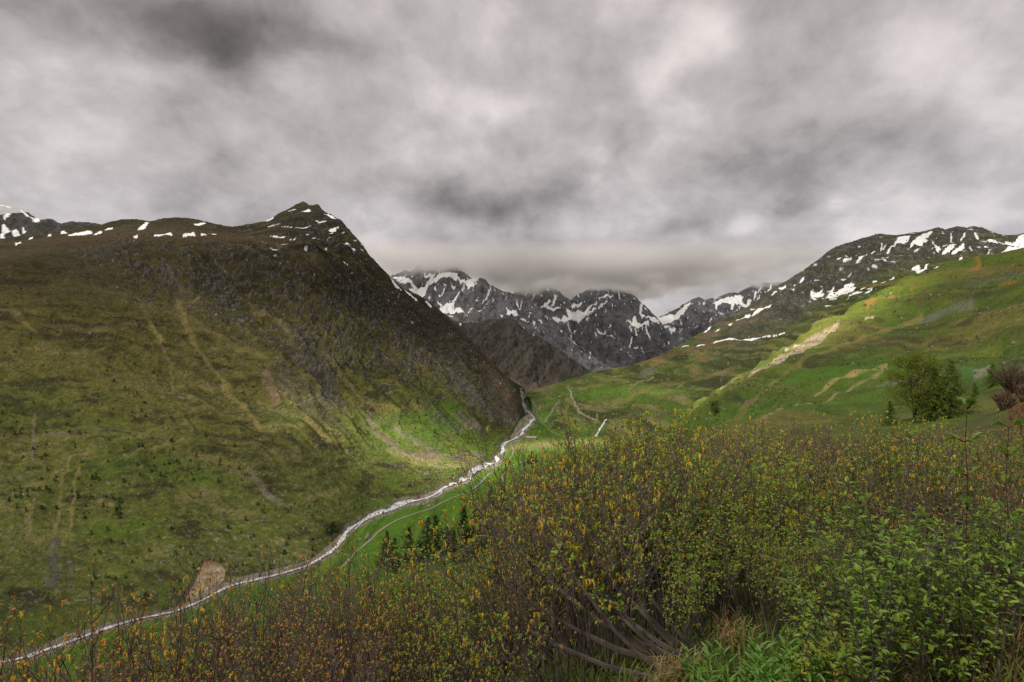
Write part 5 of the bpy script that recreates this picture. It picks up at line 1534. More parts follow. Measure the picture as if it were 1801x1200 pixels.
def build_hut():
    h = GROUND.hit(934, 772.5, 500)
    root = empty("stone_hut", (h[0], h[1], h[2] - 0.2), math.radians(-6))
    tag(root, "long low stone hut with a pinkish roof beside the river", "hut")
    L_, W, H = 15.5, 6.5, 2.6
    wall = MB()
    wall.add([(-L_ / 2, -W / 2, 0), (L_ / 2, -W / 2, 0), (L_ / 2, W / 2, 0), (-L_ / 2, W / 2, 0), (-L_ / 2, -W / 2, H), (L_ / 2, -W / 2, H), (L_ / 2, W / 2, H), (-L_ / 2, W / 2, H), (-L_ / 2, 0, H + 2.0), (L_ / 2, 0, H + 2.0)],
             [(0, 1, 5, 4), (2, 3, 7, 6), (1, 2, 6, 9, 5), (3, 0, 4, 8, 7)])
    w = wall.obj("wall", M_stonewall, root)
    rf = MB()
    for sgn in (-1, 1):
        e = [(-L_ / 2 - 0.5, sgn * (W / 2 + 0.6), H - 0.35), (L_ / 2 + 0.5, sgn * (W / 2 + 0.6), H - 0.35), (L_ / 2 + 0.5, 0, H + 2.1), (-L_ / 2 - 0.5, 0, H + 2.1)]
        up = [(x, y, z + 0.18) for x, y, z in e]
        rf.add(e + up, [(0, 1, 2, 3), (4, 5, 6, 7), (0, 1, 5, 4), (1, 2, 6, 5), (2, 3, 7, 6), (3, 0, 4, 7)])
    r = rf.obj("roof", M_roof, root)
    c = MB()
    c.box(-3.2, -2.4, -0.4, 0.4, H + 1.2, H + 3.1)
    c.obj("chimney", M_stonewall, r)
    for x in (-5.0, 1.5, 5.0):
        f = MB()
        f.box(x - 0.55, x + 0.55, -W / 2 - 0.06, -W / 2 + 0.02, 0.9, 1.9)
        wo = f.obj("window", M_wood, root)
        p = MB()
        p.box(x - 0.4, x + 0.4, -W / 2 - 0.09, -W / 2 - 0.061, 1.02, 1.78)
        p.obj("pane", M_dark, wo)
    d = MB()
    d.box(-1.9, -0.8, -W / 2 - 0.07, -W / 2 + 0.02, 0.0, 2.0)
    d.obj("door", M_wood, root)
    # low ruined shed left of the hut
    h2 = GROUND.hit(925, 771, 500)
    root = empty("ruined_shed", (h2[0] - 1.0, h2[1] + 3, GROUND.z_at(h2[0] - 1.0, h2[1] + 3) - 0.2), 0.3)
    tag(root, "small reddish shed left of the long stone hut", "shed")
    wl_ = MB()
    wl_.box(-2.2, 2.2, -1.8, 1.8, 0, 2.2)
    wl_.obj("wall", M_stonewall, root)
    rr = MB()
    e = [(-2.5, -2.2, 2.21), (2.5, -2.2, 2.21), (2.5, 2.2, 3.3), (-2.5, 2.2, 3.3)]
    rr.add(e + [(x, y, z + 0.15) for x, y, z in e], [(0, 1, 2, 3), (4, 5, 6, 7), (0, 1, 5, 4), (1, 2, 6, 5), (2, 3, 7, 6), (3, 0, 4, 7)])
    rr.obj("roof", M_wood, root)
    # two dots of huts on the far meadow
    for i, (px, py, lab) in enumerate([(1204, 629.5, "dark tiny hut high on the right meadow below the snow line"), (1129, 644, "grey tiny hut near the skyline left of the dark one")]):
        h = RIGHT.hit(px, py)
        if h is None: continue
        root = empty("alpine_hut", (h[0], h[1], h[2] - 0.4), 0.4 * i)
        tag(root, lab, "hut", "tiny huts on the right meadow")
        a = MB()
        a.box(-2.6, 2.6, -2, 2, 0, 2.2)
        a.obj("wall", M_stonewall, root)
        b = MB()
        for sgn in (-1, 1):
            e = [(-3, sgn * 2.4, 2.0), (3, sgn * 2.4, 2.0), (3, 0, 3.6), (-3, 0, 3.6)]
            b.add(e + [(x, y, z + 0.15) for x, y, z in e], [(0, 1, 2, 3), (4, 5, 6, 7), (0, 1, 5, 4), (1, 2, 6, 5), (2, 3, 7, 6), (3, 0, 4, 7)])
        b.obj("roof", M_dark if i == 0 else M_roof, root)
build_hut()

# ------------------------------------------------------------------ loose stones and dark tussocks on the slopes (uncountable)
def scatter(sheet, name, label, cat, n, seed, size, mat, rows, px0, px1, weight, flat=0.7, sides=5, kind_rock=True):
    rng = np.random.default_rng(seed)
    r0, r1 = int(rows[0] * sheet.z.shape[0]), int(rows[1] * sheet.z.shape[0])
    c0, c1 = np.searchsorted(sheet.px, px0), np.searchsorted(sheet.px, px1)
    V, Fc = [], []
    k = 0
    ri = rng.integers(r0, r1, n * 4)
    ci = rng.integers(c0, c1, n * 4)
    w = weight(sheet.PX[ri, ci], sheet.PY[ri, ci], sheet.X[ri, ci], sheet.z[ri, ci])
    ok = np.nonzero(rng.random(n * 4) < w)[0][:n]
    for q in ok:
        D = sheet.D[ri[q], ci[q]]
        s = size * D / F * math.exp(rng.normal(0, 0.45))
        c = np.array([sheet.X[ri[q], ci[q]], D, sheet.z[ri[q], ci[q]]])
        a0 = rng.random() * 6.28
        for j in range(sides):
            a = a0 + 6.283 * j / sides
            rr = s * 0.5 * rng.uniform(0.7, 1.25)
            V.append((c[0] + math.cos(a) * rr, c[1] + math.sin(a) * rr, c[2] - 0.25 * s))
        for j in range(3):
            a = a0 + 2.09 * j + 0.5
            rr = s * 0.26 * rng.uniform(0.6, 1.3)
            V.append((c[0] + math.cos(a) * rr, c[1] + math.sin(a) * rr, c[2] + s * flat * rng.uniform(0.6, 1.1)))
        t = (k + sides, k + sides + 1, k + sides + 2)
        Fc.append((t[0], t[1], t[2]))
        m = [j * 3 // sides for j in range(sides)]
        for j in range(sides):
            j2 = (j + 1) % sides
            Fc.append((k + j, k + j2, t[m[j]]))
            if m[j] != m[j2]: Fc.append((k + j2, t[m[j2]], t[m[j]]))
        k += sides + 3
    o = link(name, mesh_from(name, np.array(V), Fc, mat))
    tag(o, label, cat, kind="stuff")

M_slope_rock = plain_mat("slope_rock", (0.10, 0.097, 0.088), 0.9, 0.3, 0.05, 0, 0.2, 0, (0.33, 0.31, 0.27))
M_tussock = plain_mat("dark_heather", (0.030, 0.031, 0.012), 0.95, 0.3, 0.05, 0, 0.1, 0, (0.075, 0.072, 0.022))
M_tussock_g = plain_mat("green_tussock", (0.040, 0.060, 0.012), 0.95, 0.3, 0.05, 0, 0.1, 0, (0.10, 0.115, 0.025))
def w_left_rock(px, py, x, z):
    n = fbm(x / 60, z / 30, 3, 4001)
    return np.clip(0.03 + 0.6 * sstep(0.1, 0.5, n) + 0.5 * sstep(760, 900, py) * sstep(-0.2, 0.4, n) + 0.5 * np.exp(-((py - 530) / 90) ** 2) * sstep(250, 450, px), 0, 1)
def w_left_tus(px, py, x, z):
    n = fbm(x / 90, z / 25, 3, 4002)
    return np.clip(0.2 + 0.8 * sstep(-0.1, 0.5, n), 0, 1)
scatter(LEFT, "slope_stones", "grey stones strewn over the left mountainside", "stones", 5500, 21, 1.4, M_slope_rock, (0.01, 0.80), -20, 935, w_left_rock)
scatter(LEFT, "slope_heather", "dark heather clumps dotted over the left mountainside", "heather", 9000, 22, 1.7, M_tussock, (0.02, 0.85), -20, 935, w_left_tus, 0.4)
scatter(RIGHT, "meadow_stones", "grey stones strewn over the far right slope", "stones", 2200, 23, 1.4, M_slope_rock, (0.02, 0.9), 930, 1810, w_left_tus)
scatter(RIGHT, "meadow_heather", "dark heather clumps on the far right slope", "heather", 2500, 26, 1.6, M_tussock, (0.02, 0.6), 930, 1810, w_left_tus, 0.35)
def w_hill(px, py, x, z):
    return np.clip((0.15 + 0.85 * sstep(0.0, 0.45, fbm(x / 30, z / 10, 3, 4003))) * ((py < 760) & (px > 1100)), 0, 1)
scatter(GROUND, "hill_stones", "pale stones strewn over the green hill", "stones", 900, 24, 2.0, M_slope_rock, (0.33, 0.86), 1110, 1815, w_hill, 0.5)
scatter(GROUND, "hill_heather", "dark heather clumps on the green hill", "heather", 2600, 25, 2.0, M_tussock, (0.33, 0.86), 1110, 1815, w_hill, 0.4)
scatter(GROUND, "hill_tussocks", "green tussocks on the green hill", "grass", 4000, 27, 2.2, M_tussock_g, (0.33, 0.86), 1110, 1815, w_hill, 0.4)
def w_bank(px, py, x, z):
    d, _ = seg_dist(px, py, RIVER)
    return np.clip((1 - sstep(3, 16, d)) * 0.9 + 0.02, 0, 1)
scatter(GROUND, "river_stones", "stones along the river banks", "stones", 5000, 28, 2.0, M_slope_rock, (0.45, 0.999), -20, 960, w_bank, 0.5)

# ------------------------------------------------------------------ foreground thicket
M_stem = plain_mat("alder_bark", (0.034, 0.026, 0.022), 0.8, 0.5, 9.0, 0.004, 0.3, col2=(0.125, 0.10, 0.085))
M_twig = plain_mat("alder_twigs", (0.040, 0.027, 0.022), 0.7, 0.4, 12.0, 0, 0.35, col2=(0.15, 0.112, 0.092))
M_redtwig = plain_mat("red_shoot_bark", (0.050, 0.017, 0.013), 0.6, 0.3, 12.0, 0, 0.4)
M_leaf = plain_mat("alder_leaves", (0.15, 0.29, 0.030), 0.55, 0.3, 5.0, 0, 0.4, 0.4, (0.32, 0.42, 0.045), objrand=0.12)
M_leaf_dull = plain_mat("young_olive_leaves", (0.20, 0.21, 0.030), 0.6, 0.3, 5.0, 0, 0.35, 0.35, (0.36, 0.29, 0.045), objrand=0.12)
M_leaf_red = plain_mat("russet_young_leaves", (0.36, 0.13, 0.03), 0.6, 0.3, 6.0, 0, 0.35, 0.3, (0.50, 0.27, 0.045), objrand=0.12)
M_catkin = plain_mat("golden_catkins", (0.56, 0.33, 0.025), 0.75, 0.3, 14.0, 0, 0.25, 0.25, (0.72, 0.55, 0.06), objrand=0.12)
M_rowan = plain_mat("broad_green_leaves", (0.10, 0.21, 0.028), 0.5, 0.3, 6.0, 0, 0.45, 0.42, (0.27, 0.37, 0.045), objrand=0.22)
M_rowan_young = plain_mat("yellow_green_leaves", (0.24, 0.30, 0.025), 0.5, 0.3, 6.0, 0, 0.4, 0.4, (0.40, 0.36, 0.045))
M_herb = plain_mat("herb_leaves", (0.085, 0.20, 0.026), 0.5, 0.3, 4.0, 0, 0.45, 0.35, (0.17, 0.31, 0.04), objrand=0.12)
M_straw = plain_mat("dry_grass", (0.20, 0.13, 0.065), 0.85, 0.3, 10.0, 0, 0.2, 0.2, (0.36, 0.25, 0.13))
M_grass = plain_mat("green_grass", (0.07, 0.115, 0.018), 0.7, 0.3, 3.0, 0, 0.3, 0.3, (0.16, 0.19, 0.035))

def perp(d, rng):
    a = d.cross(rvec(rng))
    while a.length < 1e-3: a = d.cross(rvec(rng))
    return a.normalized()

def add_leaf(mb, p, d, up, l, w, fold=0.25):
    """leaf blade of two folded halves with a pointed tip"""
    s = d.cross(up)
    if s.length < 1e-4: s = Vector((1, 0, 0))
    s.normalize()
    n = s.cross(d).normalized()
    q = [p, p + d * l * 0.45 + s * w * 0.5 + n * w * fold, p + d * l * 0.8 + s * w * 0.36 + n * w * fold * 0.7, p + d * l - n * l * 0.08,
         p + d * l * 0.8 - s * w * 0.36 + n * w * fold * 0.7, p + d * l * 0.45 - s * w * 0.5 + n * w * fold]
    mb.add(q, [(0, 1, 2, 3), (0, 3, 4, 5)])

def add_catkin(mb, p, rng, l, r):
    a = rng.uniform(0, 6.283)
    side = Vector((math.cos(a), math.sin(a), 0))
    pts = [p, p + side * l * 0.22 + Vector((0, 0, l * 0.02)), p + side * l * 0.34 + Vector((0, 0, -l * 0.38)), p + side * l * 0.33 + Vector((0, 0, -l * 0.88))]
    mb.tube(pts, [r * 0.5, r, r * 1.05, r * 0.35], 4)

def shrub_meshes(seed, kind, stems=11, H=2.0, lean=(-0.16, 0.04), spread=0.62, thick=0.014, dens=1.0, low=0.46):
    rng = random.Random(seed)
    st, tw, lf, lf2, ck = MB(), MB(), MB(), MB(), MB()
    pl, pc, nleaf = {"catkin": (0.55, 0.26, 2), "leafy": (0.85, 0.15, 3), "bare": (0.28, 0.05, 1), "russet": (0.42, 0.14, 2), "mixed": (0.66, 0.20, 3)}[kind]
    up = Vector((0, 0, 1))
    for s_ in range(stems):
        a = rng.uniform(0, 6.283)
        base = Vector((math.cos(a), math.sin(a), 0)) * rng.uniform(0.02, 0.22)
        out = Vector((math.cos(a), math.sin(a), 0)) * rng.uniform(0.1, spread) + Vector((lean[0], lean[1], 0)) * rng.uniform(0.5, 1.5)
        L_ = H * rng.uniform(0.72, 1.05)
        n = 8
        pts, rad = [], []
        drift = Vector((0, 0, 0))
        for q in range(n):
            t = q / (n - 1)
            drift += Vector((rng.uniform(-1, 1), rng.uniform(-1, 1), 0)) * 0.022 * H
            pts.append(base + out * L_ * (0.85 * t ** 0.75) * 0.9 + drift * t + up * L_ * (t ** 1.18))
            rad.append(thick * rng.uniform(0.8, 1.2) * (1 - 0.82 * t))
        st.tube(pts, rad, 5)
        nb = int(rng.randint(7, 10) * dens)
        for b in range(nb + 1):
            t = low + (1 - low) * (b + rng.uniform(0, 0.9)) / nb if b < nb else 1.0
            t = min(t, 0.999)
            i = min(int(t * (n - 1)), n - 2)
            p = pts[i].lerp(pts[i + 1], t * (n - 1) - i)
            d0 = (pts[i + 1] - pts[i]).normalized()
            d = (d0 * rng.uniform(0.5, 1.0) + perp(d0, rng) * rng.uniform(0.45, 0.95) + up * 0.3).normalized() if b < nb else d0
            l = H * rng.uniform(0.13, 0.30) * (1.15 - 0.55 * t)
            e1 = p + d * l * 0.5 + rvec(rng, 0.02 * H)
            e2 = p + d * l + up * l * 0.22 + rvec(rng, 0.025 * H)
            tw.tube([p, e1, e2], [thick * 0.32, thick * 0.24, thick * 0.12], 3)
            nodes = [(e2, (e2 - e1).normalized(), True)]
            for k in range(rng.randint(2, 4)):
                q = rng.uniform(0.25, 0.95)
                o = p.lerp(e1, q * 2) if q < 0.5 else e1.lerp(e2, q * 2 - 1)
                dd = (d * 0.6 + perp(d, rng) * 0.8 + up * 0.35).normalized()
                ll = H * rng.uniform(0.04, 0.11)
                e = o + dd * ll
                tw.tube([o, e], [thick * 0.16, thick * 0.09], 3)
                nodes.append((e, dd, True))
                nodes.append((o.lerp(e, 0.5), dd, False))
            for (q, dd, tip) in nodes:
                if rng.random() < pl:
                    for _ in range(nleaf if tip else max(1, nleaf - 1)):
                        ld = (dd * 0.5 + perp(dd, rng) + up * rng.uniform(0.0, 0.6)).normalized()
                        sz = rng.uniform(0.020, 0.036) if kind != "leafy" else rng.uniform(0.028, 0.046)
                        tgt = lf2 if rng.random() < {"russet": 0.65, "bare": 0.6, "catkin": 0.12}.get(kind, 0.08) else lf
                        add_leaf(tgt, q + rvec(rng, 0.006), ld, up + rvec(rng, 0.4), sz, sz * 0.78)
                if tip and rng.random() < pc:
                    for _ in range(rng.choice((1, 2, 2, 3))):
                        add_catkin(ck, q + rvec(rng, 0.006), rng, rng.uniform(0.035, 0.060), rng.uniform(0.0045, 0.0065))
    return st, tw, lf, lf2, ck

HEIGHT = {}
def shrub_proto(name, seed, kind, leafmat=None, leaf2=None, **kw):
    st, tw, lf, lf2, ck = shrub_meshes(seed, kind, **kw)
    root = empty(name, (0, 0, 0))
    HEIGHT[root.name] = float(np.percentile([v[2] for v in tw.v], 97))
    tag(st.obj("stems", M_stem, root), kind="stuff")
    tag(tw.obj("twigs", M_twig, root), kind="stuff")
    if lf.v: tag(lf.obj("leaves", leafmat or M_leaf, root), kind="stuff")
    if lf2.v: tag(lf2.obj("young_leaves", leaf2 or M_leaf_red, root), kind="stuff")
    if ck.v: tag(ck.obj("catkins", M_catkin, root), kind="stuff")
    return root

TOPS = [(-300, 1200), (-60, 1130), (0, 1112), (100, 1085), (180, 1062), (250, 1040), (330, 1035), (400, 1002), (480, 974), (560, 966), (640, 982), (700, 970), (800, 958), (850, 915), (880, 885), (930, 835), (960, 800), (1000, 778), (1060, 762), (1100, 745), (1150, 752),
        (1200, 752), (1300, 752), (1400, 752), (1600, 752), (1740, 755), (1801, 765), (1900, 700), (2100, 640), (2600, 560)]
DNEAR = [(-300, 3.6), (600, 3.4), (1000, 3.7), (1180, 4.4), (1300, 5.2), (1500, 4.8), (1800, 4.6), (2100, 4.6)]
DRIM = [(-300, 6.0), (200, 6.6), (500, 7.4), (800, 8.6), (900, 9.8), (1000, 11.5), (1100, 13.5), (1300, 18), (1500, 21), (1700, 20), (1801, 13), (2100, 11), (2600, 9)]
LABELS = {"catkin": ("alder shrub hung with golden catkins in the middle of the foreground thicket", "catkin covered alder shrubs of the thicket"),
          "mixed": ("alder shrub with both green leaves and golden catkins low in the thicket", "half leafy alder shrubs of the thicket"),
          "leafy": ("alder shrub covered in small fresh green leaves right of the thicket's middle", "leafy green alder shrubs of the thicket"),
          "bare": ("nearly leafless dark twiggy shrub at the upper edge of the thicket", "bare dark shrubs along the thicket's upper edge"),
          "russet": ("shrub with russet orange young leaves at the lower left of the thicket", "russet shrubs at the lower left")}

LOOK = {"catkin": "alder hung with golden catkins", "mixed": "alder with leaves and catkins", "leafy": "leafy green alder", "bare": "dark bare twiggy alder", "russet": "alder with russet young leaves"}

def build_thicket():
    protos = {}
    for kind, seeds in (("catkin", (1, 2, 3)), ("mixed", (4, 5)), ("leafy", (6, 7)), ("bare", (8, 9)), ("russet", (10, 11))):
        protos[kind] = [shrub_proto("alder_shrub", 500 + s, kind, M_leaf_dull if kind in ("bare", "russet") else M_leaf, stems=16 if kind != "bare" else 20) for s in seeds]
    rng = random.Random(77)
    placed = []
    y = 2.6
    cell = 0.66
    rowi = 0
    while y < 24:
        c = cell * (1.0 + max(0, y - 7) * 0.07)
        x = -14.0
        while x < 24:
            xx, yy = x + rng.uniform(-0.32, 0.32) * c, y + rng.uniform(-0.32, 0.32) * c
            x += c
            px = CX + F * xx / yy
            if px < -350 or px > 2450: continue
            dn, dr = np.interp(px, *zip(*DNEAR)), np.interp(px, *zip(*DRIM))
            if yy < dn or yy > dr: continue
            zg = float(GROUND.z_at(xx, yy))
            row_ = (-4 if px < 880 else 2) + max(np.interp(px - o_, *zip(*TOPS)) for o_ in ((0, 120 / yy, 300 / yy) if px < 1700 else (0,))) + (26 if px > 950 else 10) * float(gnoise(np.array([px / 55.0]), np.array([yy / 5.0]), 88)[0])      # stems lean to the left; uneven top
            top = -(row_ - HY) / F * yy
            hmax = top - zg
            if hmax < 0.75: continue
            H = min(2.45 * rng.uniform(0.72, 1.1), hmax * rng.uniform(0.66, 1.05))
            if rng.random() < 0.05: continue
            placed.append((xx, yy, zg, H, px))
        y += c * 0.9
    for (xx, yy, zg, H, px) in placed:
        py_mid = HY - F * (zg + 0.75 * H) / yy
        r = rng.random()
        if px < 330: kind = "russet" if r < 0.45 else ("bare" if r < 0.8 else "mixed")
        elif px < 720: kind = "bare" if r < 0.60 else ("catkin" if r < 0.84 else "russet")
        elif px < 1130:
            if py_mid > 1000: kind = "mixed" if r < 0.7 else "catkin"
            else: kind = "catkin" if r < 0.68 else "bare"
        else:
            if yy > 11: kind = "bare" if r < 0.8 else "catkin"
            elif yy > 8: kind = "catkin" if r < 0.35 else ("mixed" if r < 0.6 else "bare")
            else: kind = "leafy" if r < 0.5 else ("mixed" if r < 0.75 else "bare")
        lab, grp = LABELS[kind]
        zone = ("at the far left corner", "below the bare earth scar", "below the river bend", "below the thin larches", "below the tallest dark larch", "below the stone hut", "below the side stream", "below the lone hill tree", "below the vivid grass strip", "below the dense tree", "at the right edge")[int(np.searchsorted([140, 420, 600, 760, 900, 1010, 1120, 1290, 1480, 1680], px))]
        fr = (yy - np.interp(px, *zip(*DNEAR))) / (np.interp(px, *zip(*DRIM)) - np.interp(px, *zip(*DNEAR)))
        lab = LOOK[kind] + (", in the front of the thicket ", ", in the middle of the thicket ", ", along the thicket's upper edge ")[min(int(fr * 3), 2)] + zone
        pr = rng.choice(protos[kind])
        place(pr, USED, (xx, yy, zg - 0.04), H / HEIGHT[pr.name], rng.uniform(-2.2, 2.2), lab, "shrub", grp)
    # shrub at the bottom whose thick low boughs sweep out to the left
    h = GROUND.hit(1225, 1175, 2.0)
    o = shrub_proto("alder_shrub", 611, "mixed", stems=6, H=0.85, lean=(-1.75, 0.3), spread=0.45, thick=0.019, low=0.35)
    o.location = (h[0], h[1], h[2] - 0.05)
    tag(o, "alder with thick low boughs sweeping left from the bottom centre", "shrub")
    o = shrub_proto("alder_shrub", 612, "catkin", stems=6, H=1.1, lean=(-1.2, 0.7), spread=0.5, thick=0.017, low=0.35)
    o.location = (h[0] + 0.15, h[1] + 0.35, float(GROUND.z_at(h[0] + 0.15, h[1] + 0.35)) - 0.05)
    tag(o, "alder with long slanting boughs just behind the bottom centre one", "shrub")
    print("thicket", len(placed))
build_thicket()

# ------------------------------------------------------------------ broad-leaved shrubs, shoots and herbs at the lower right
def broad_shrub(seed, mat, stems=10, H=1.5, leaf=0.068, lean=(-0.25, 0.0)):
    rng = random.Random(seed)
    st, lf = MB(), MB()
    up = Vector((0, 0, 1))
    for s_ in range(stems):
        a = rng.uniform(0, 6.283)
        base = Vector((math.cos(a), math.sin(a), 0)) * rng.uniform(0.03, 0.25)
        out = Vector((math.cos(a), math.sin(a), 0)) * rng.uniform(0.05, 0.35) + Vector((lean[0], lean[1], 0)) * rng.uniform(0.4, 1.6)
        L_ = H * rng.uniform(0.6, 1.05)
        pts = []
        for q in range(7):
            t = q / 6
            pts.append(base + out * L_ * t ** 0.8 + Vector((rng.uniform(-1, 1), rng.uniform(-1, 1), 0)) * 0.018 + up * L_ * t ** 1.1)
        st.tube(pts, [0.009 * (1 - 0.75 * q / 6) for q in range(7)], 5)
        subs = [pts]
        for b in range(rng.randint(3, 5)):
            i = rng.randint(2, 5)
            d = ((pts[i] - pts[i - 1]).normalized() + perp(pts[i] - pts[i - 1], rng) * 0.8 + up * 0.2).normalized()
            l = rng.uniform(0.18, 0.4)
            br = [pts[i], pts[i] + d * l * 0.5, pts[i] + d * l + up * l * 0.25]
            st.tube(br, [0.005, 0.004, 0.002], 3)
            subs.append(br)
        for br in subs:
            for k in range(1, len(br)):
                for rep in range(2):
                    p = br[k - 1].lerp(br[k], rng.uniform(0.3, 1.0))
                    if k / len(br) < 0.34 and len(br) > 4: continue
                    d0 = (br[k] - br[k - 1]).normalized()
                    for j in range(rng.randint(1, 3)):
                        ld = (perp(d0, rng) + d0 * 0.4 + up * rng.uniform(-0.15, 0.3)).normalized()
                        ld.z *= 0.55
                        sz = leaf * rng.uniform(0.6, 1.2)
                        add_leaf(lf, p + ld * 0.01, ld.normalized(), up + rvec(rng, 0.35), sz, sz * 0.42, 0.22)
            d0 = (br[-1] - br[-2]).normalized()
            for j in range(5):
                ld = (perp(d0, rng) * 0.9 + d0 * 0.7).normalized()
                sz = leaf * rng.uniform(0.55, 1.05)
                add_leaf(lf, br[-1], ld, up + rvec(rng, 0.3), sz, sz * 0.42, 0.22)
    root = empty("broad_leaved_shrub", (0, 0, 0))
    tag(st.obj("stems", M_stem, root), kind="stuff")
    tag(lf.obj("leaves", mat, root), kind="stuff")
    return root

def herb_clump(seed):
    rng = random.Random(seed)
    st, lf = MB(), MB()
    up = Vector((0, 0, 1))
    for s_ in range(7):
        b = Vector((rng.uniform(-0.12, 0.12), rng.uniform(-0.12, 0.12), 0))
        l = rng.uniform(0.14, 0.30)
        t = b + Vector((rng.uniform(-0.06, 0.06), rng.uniform(-0.06, 0.06), l))
        st.tube([b, b.lerp(t, 0.5), t], [0.004, 0.0035, 0.002], 3)
        for k in range(9):
            q = 0.25 + 0.75 * k / 8
            a = k * 2.4 + rng.uniform(-0.4, 0.4)
            d = Vector((math.cos(a), math.sin(a), rng.uniform(0.25, 0.8) + 0.3 * q)).normalized()
            sz = rng.uniform(0.08, 0.13) * (1.05 - 0.35 * q)
            add_leaf(lf, b.lerp(t, q), d, up + rvec(rng, 0.2), sz, sz * 0.24, 0.25)
    root = empty("herb_clump", (0, 0, 0))
    tag(st.obj("stems", M_herb, root), kind="stuff")
    tag(lf.obj("leaves", M_herb, root), kind="stuff")
    return root

def tuft_mesh(seed, n, l0, l1, droop, mat, name):
    rng = random.Random(seed)
    mb = MB()
    for _ in range(n):
        a = rng.uniform(0, 6.283)
        o = Vector((rng.uniform(-0.09, 0.09), rng.uniform(-0.09, 0.09), 0))
        l = rng.uniform(l0, l1)
        d = Vector((math.cos(a), math.sin(a), 0))
        k = rng.uniform(0.2, 1.0) * droop
        w = Vector((-d.y, d.x, 0)) * rng.uniform(0.0018, 0.0035)
        p = [o, o + d * l * 0.25 * k + Vector((0, 0, l * 0.5)), o + d * l * 0.65 * k + Vector((0, 0, l * (0.85 - 0.25 * k))), o + d * l * (0.95 * k) + Vector((0, 0, l * (0.95 - 0.75 * k)))]
        v = [p[0] - w, p[0] + w, p[1] - w, p[1] + w, p[2] - w * 0.8, p[2] + w * 0.8, p[3]]
        mb.add(v, [(0, 1, 3, 2), (2, 3, 5, 4), (4, 5, 6)])
    return mb.mesh(name, mat)

def shoot_proto(seed):
    rng = random.Random(seed)
    st, lf = MB(), MB()
    up = Vector((0, 0, 1))
    pts = [Vector((rng.uniform(-1, 1) * 0.007, rng.uniform(-1, 1) * 0.007, q / 8)) for q in range(9)]
    st.tube(pts, [0.0027 * (1 - 0.5 * q / 8) for q in range(9)], 5, True)
    for k in range(2, 9):
        for j in range(2 if k < 8 else 3):
            a = k * 2.1 + j * 3.14 + rng.uniform(-0.3, 0.3)
            d = Vector((math.cos(a), math.sin(a), rng.uniform(0.3, 0.9))).normalized()
            st.tube([pts[k], pts[k] + d * 0.02], [0.004, 0.003], 3)
            for m in range(2):
                sz = rng.uniform(0.030, 0.052)
                add_leaf(lf, pts[k] + d * 0.02, (d + rvec(rng, 0.4)).normalized(), up + rvec(rng, 0.3), sz, sz * 0.6, 0.35)
    root = empty("young_shoot", (0, 0, 0))
    st.obj("stem", M_redtwig, root)
    tag(lf.obj("leaves", M_rowan, root), kind="stuff")
    return root

def at_D(px, D):
    x = (px - CX) / F * D
    return x, D, float(GROUND.z_at(x, D))

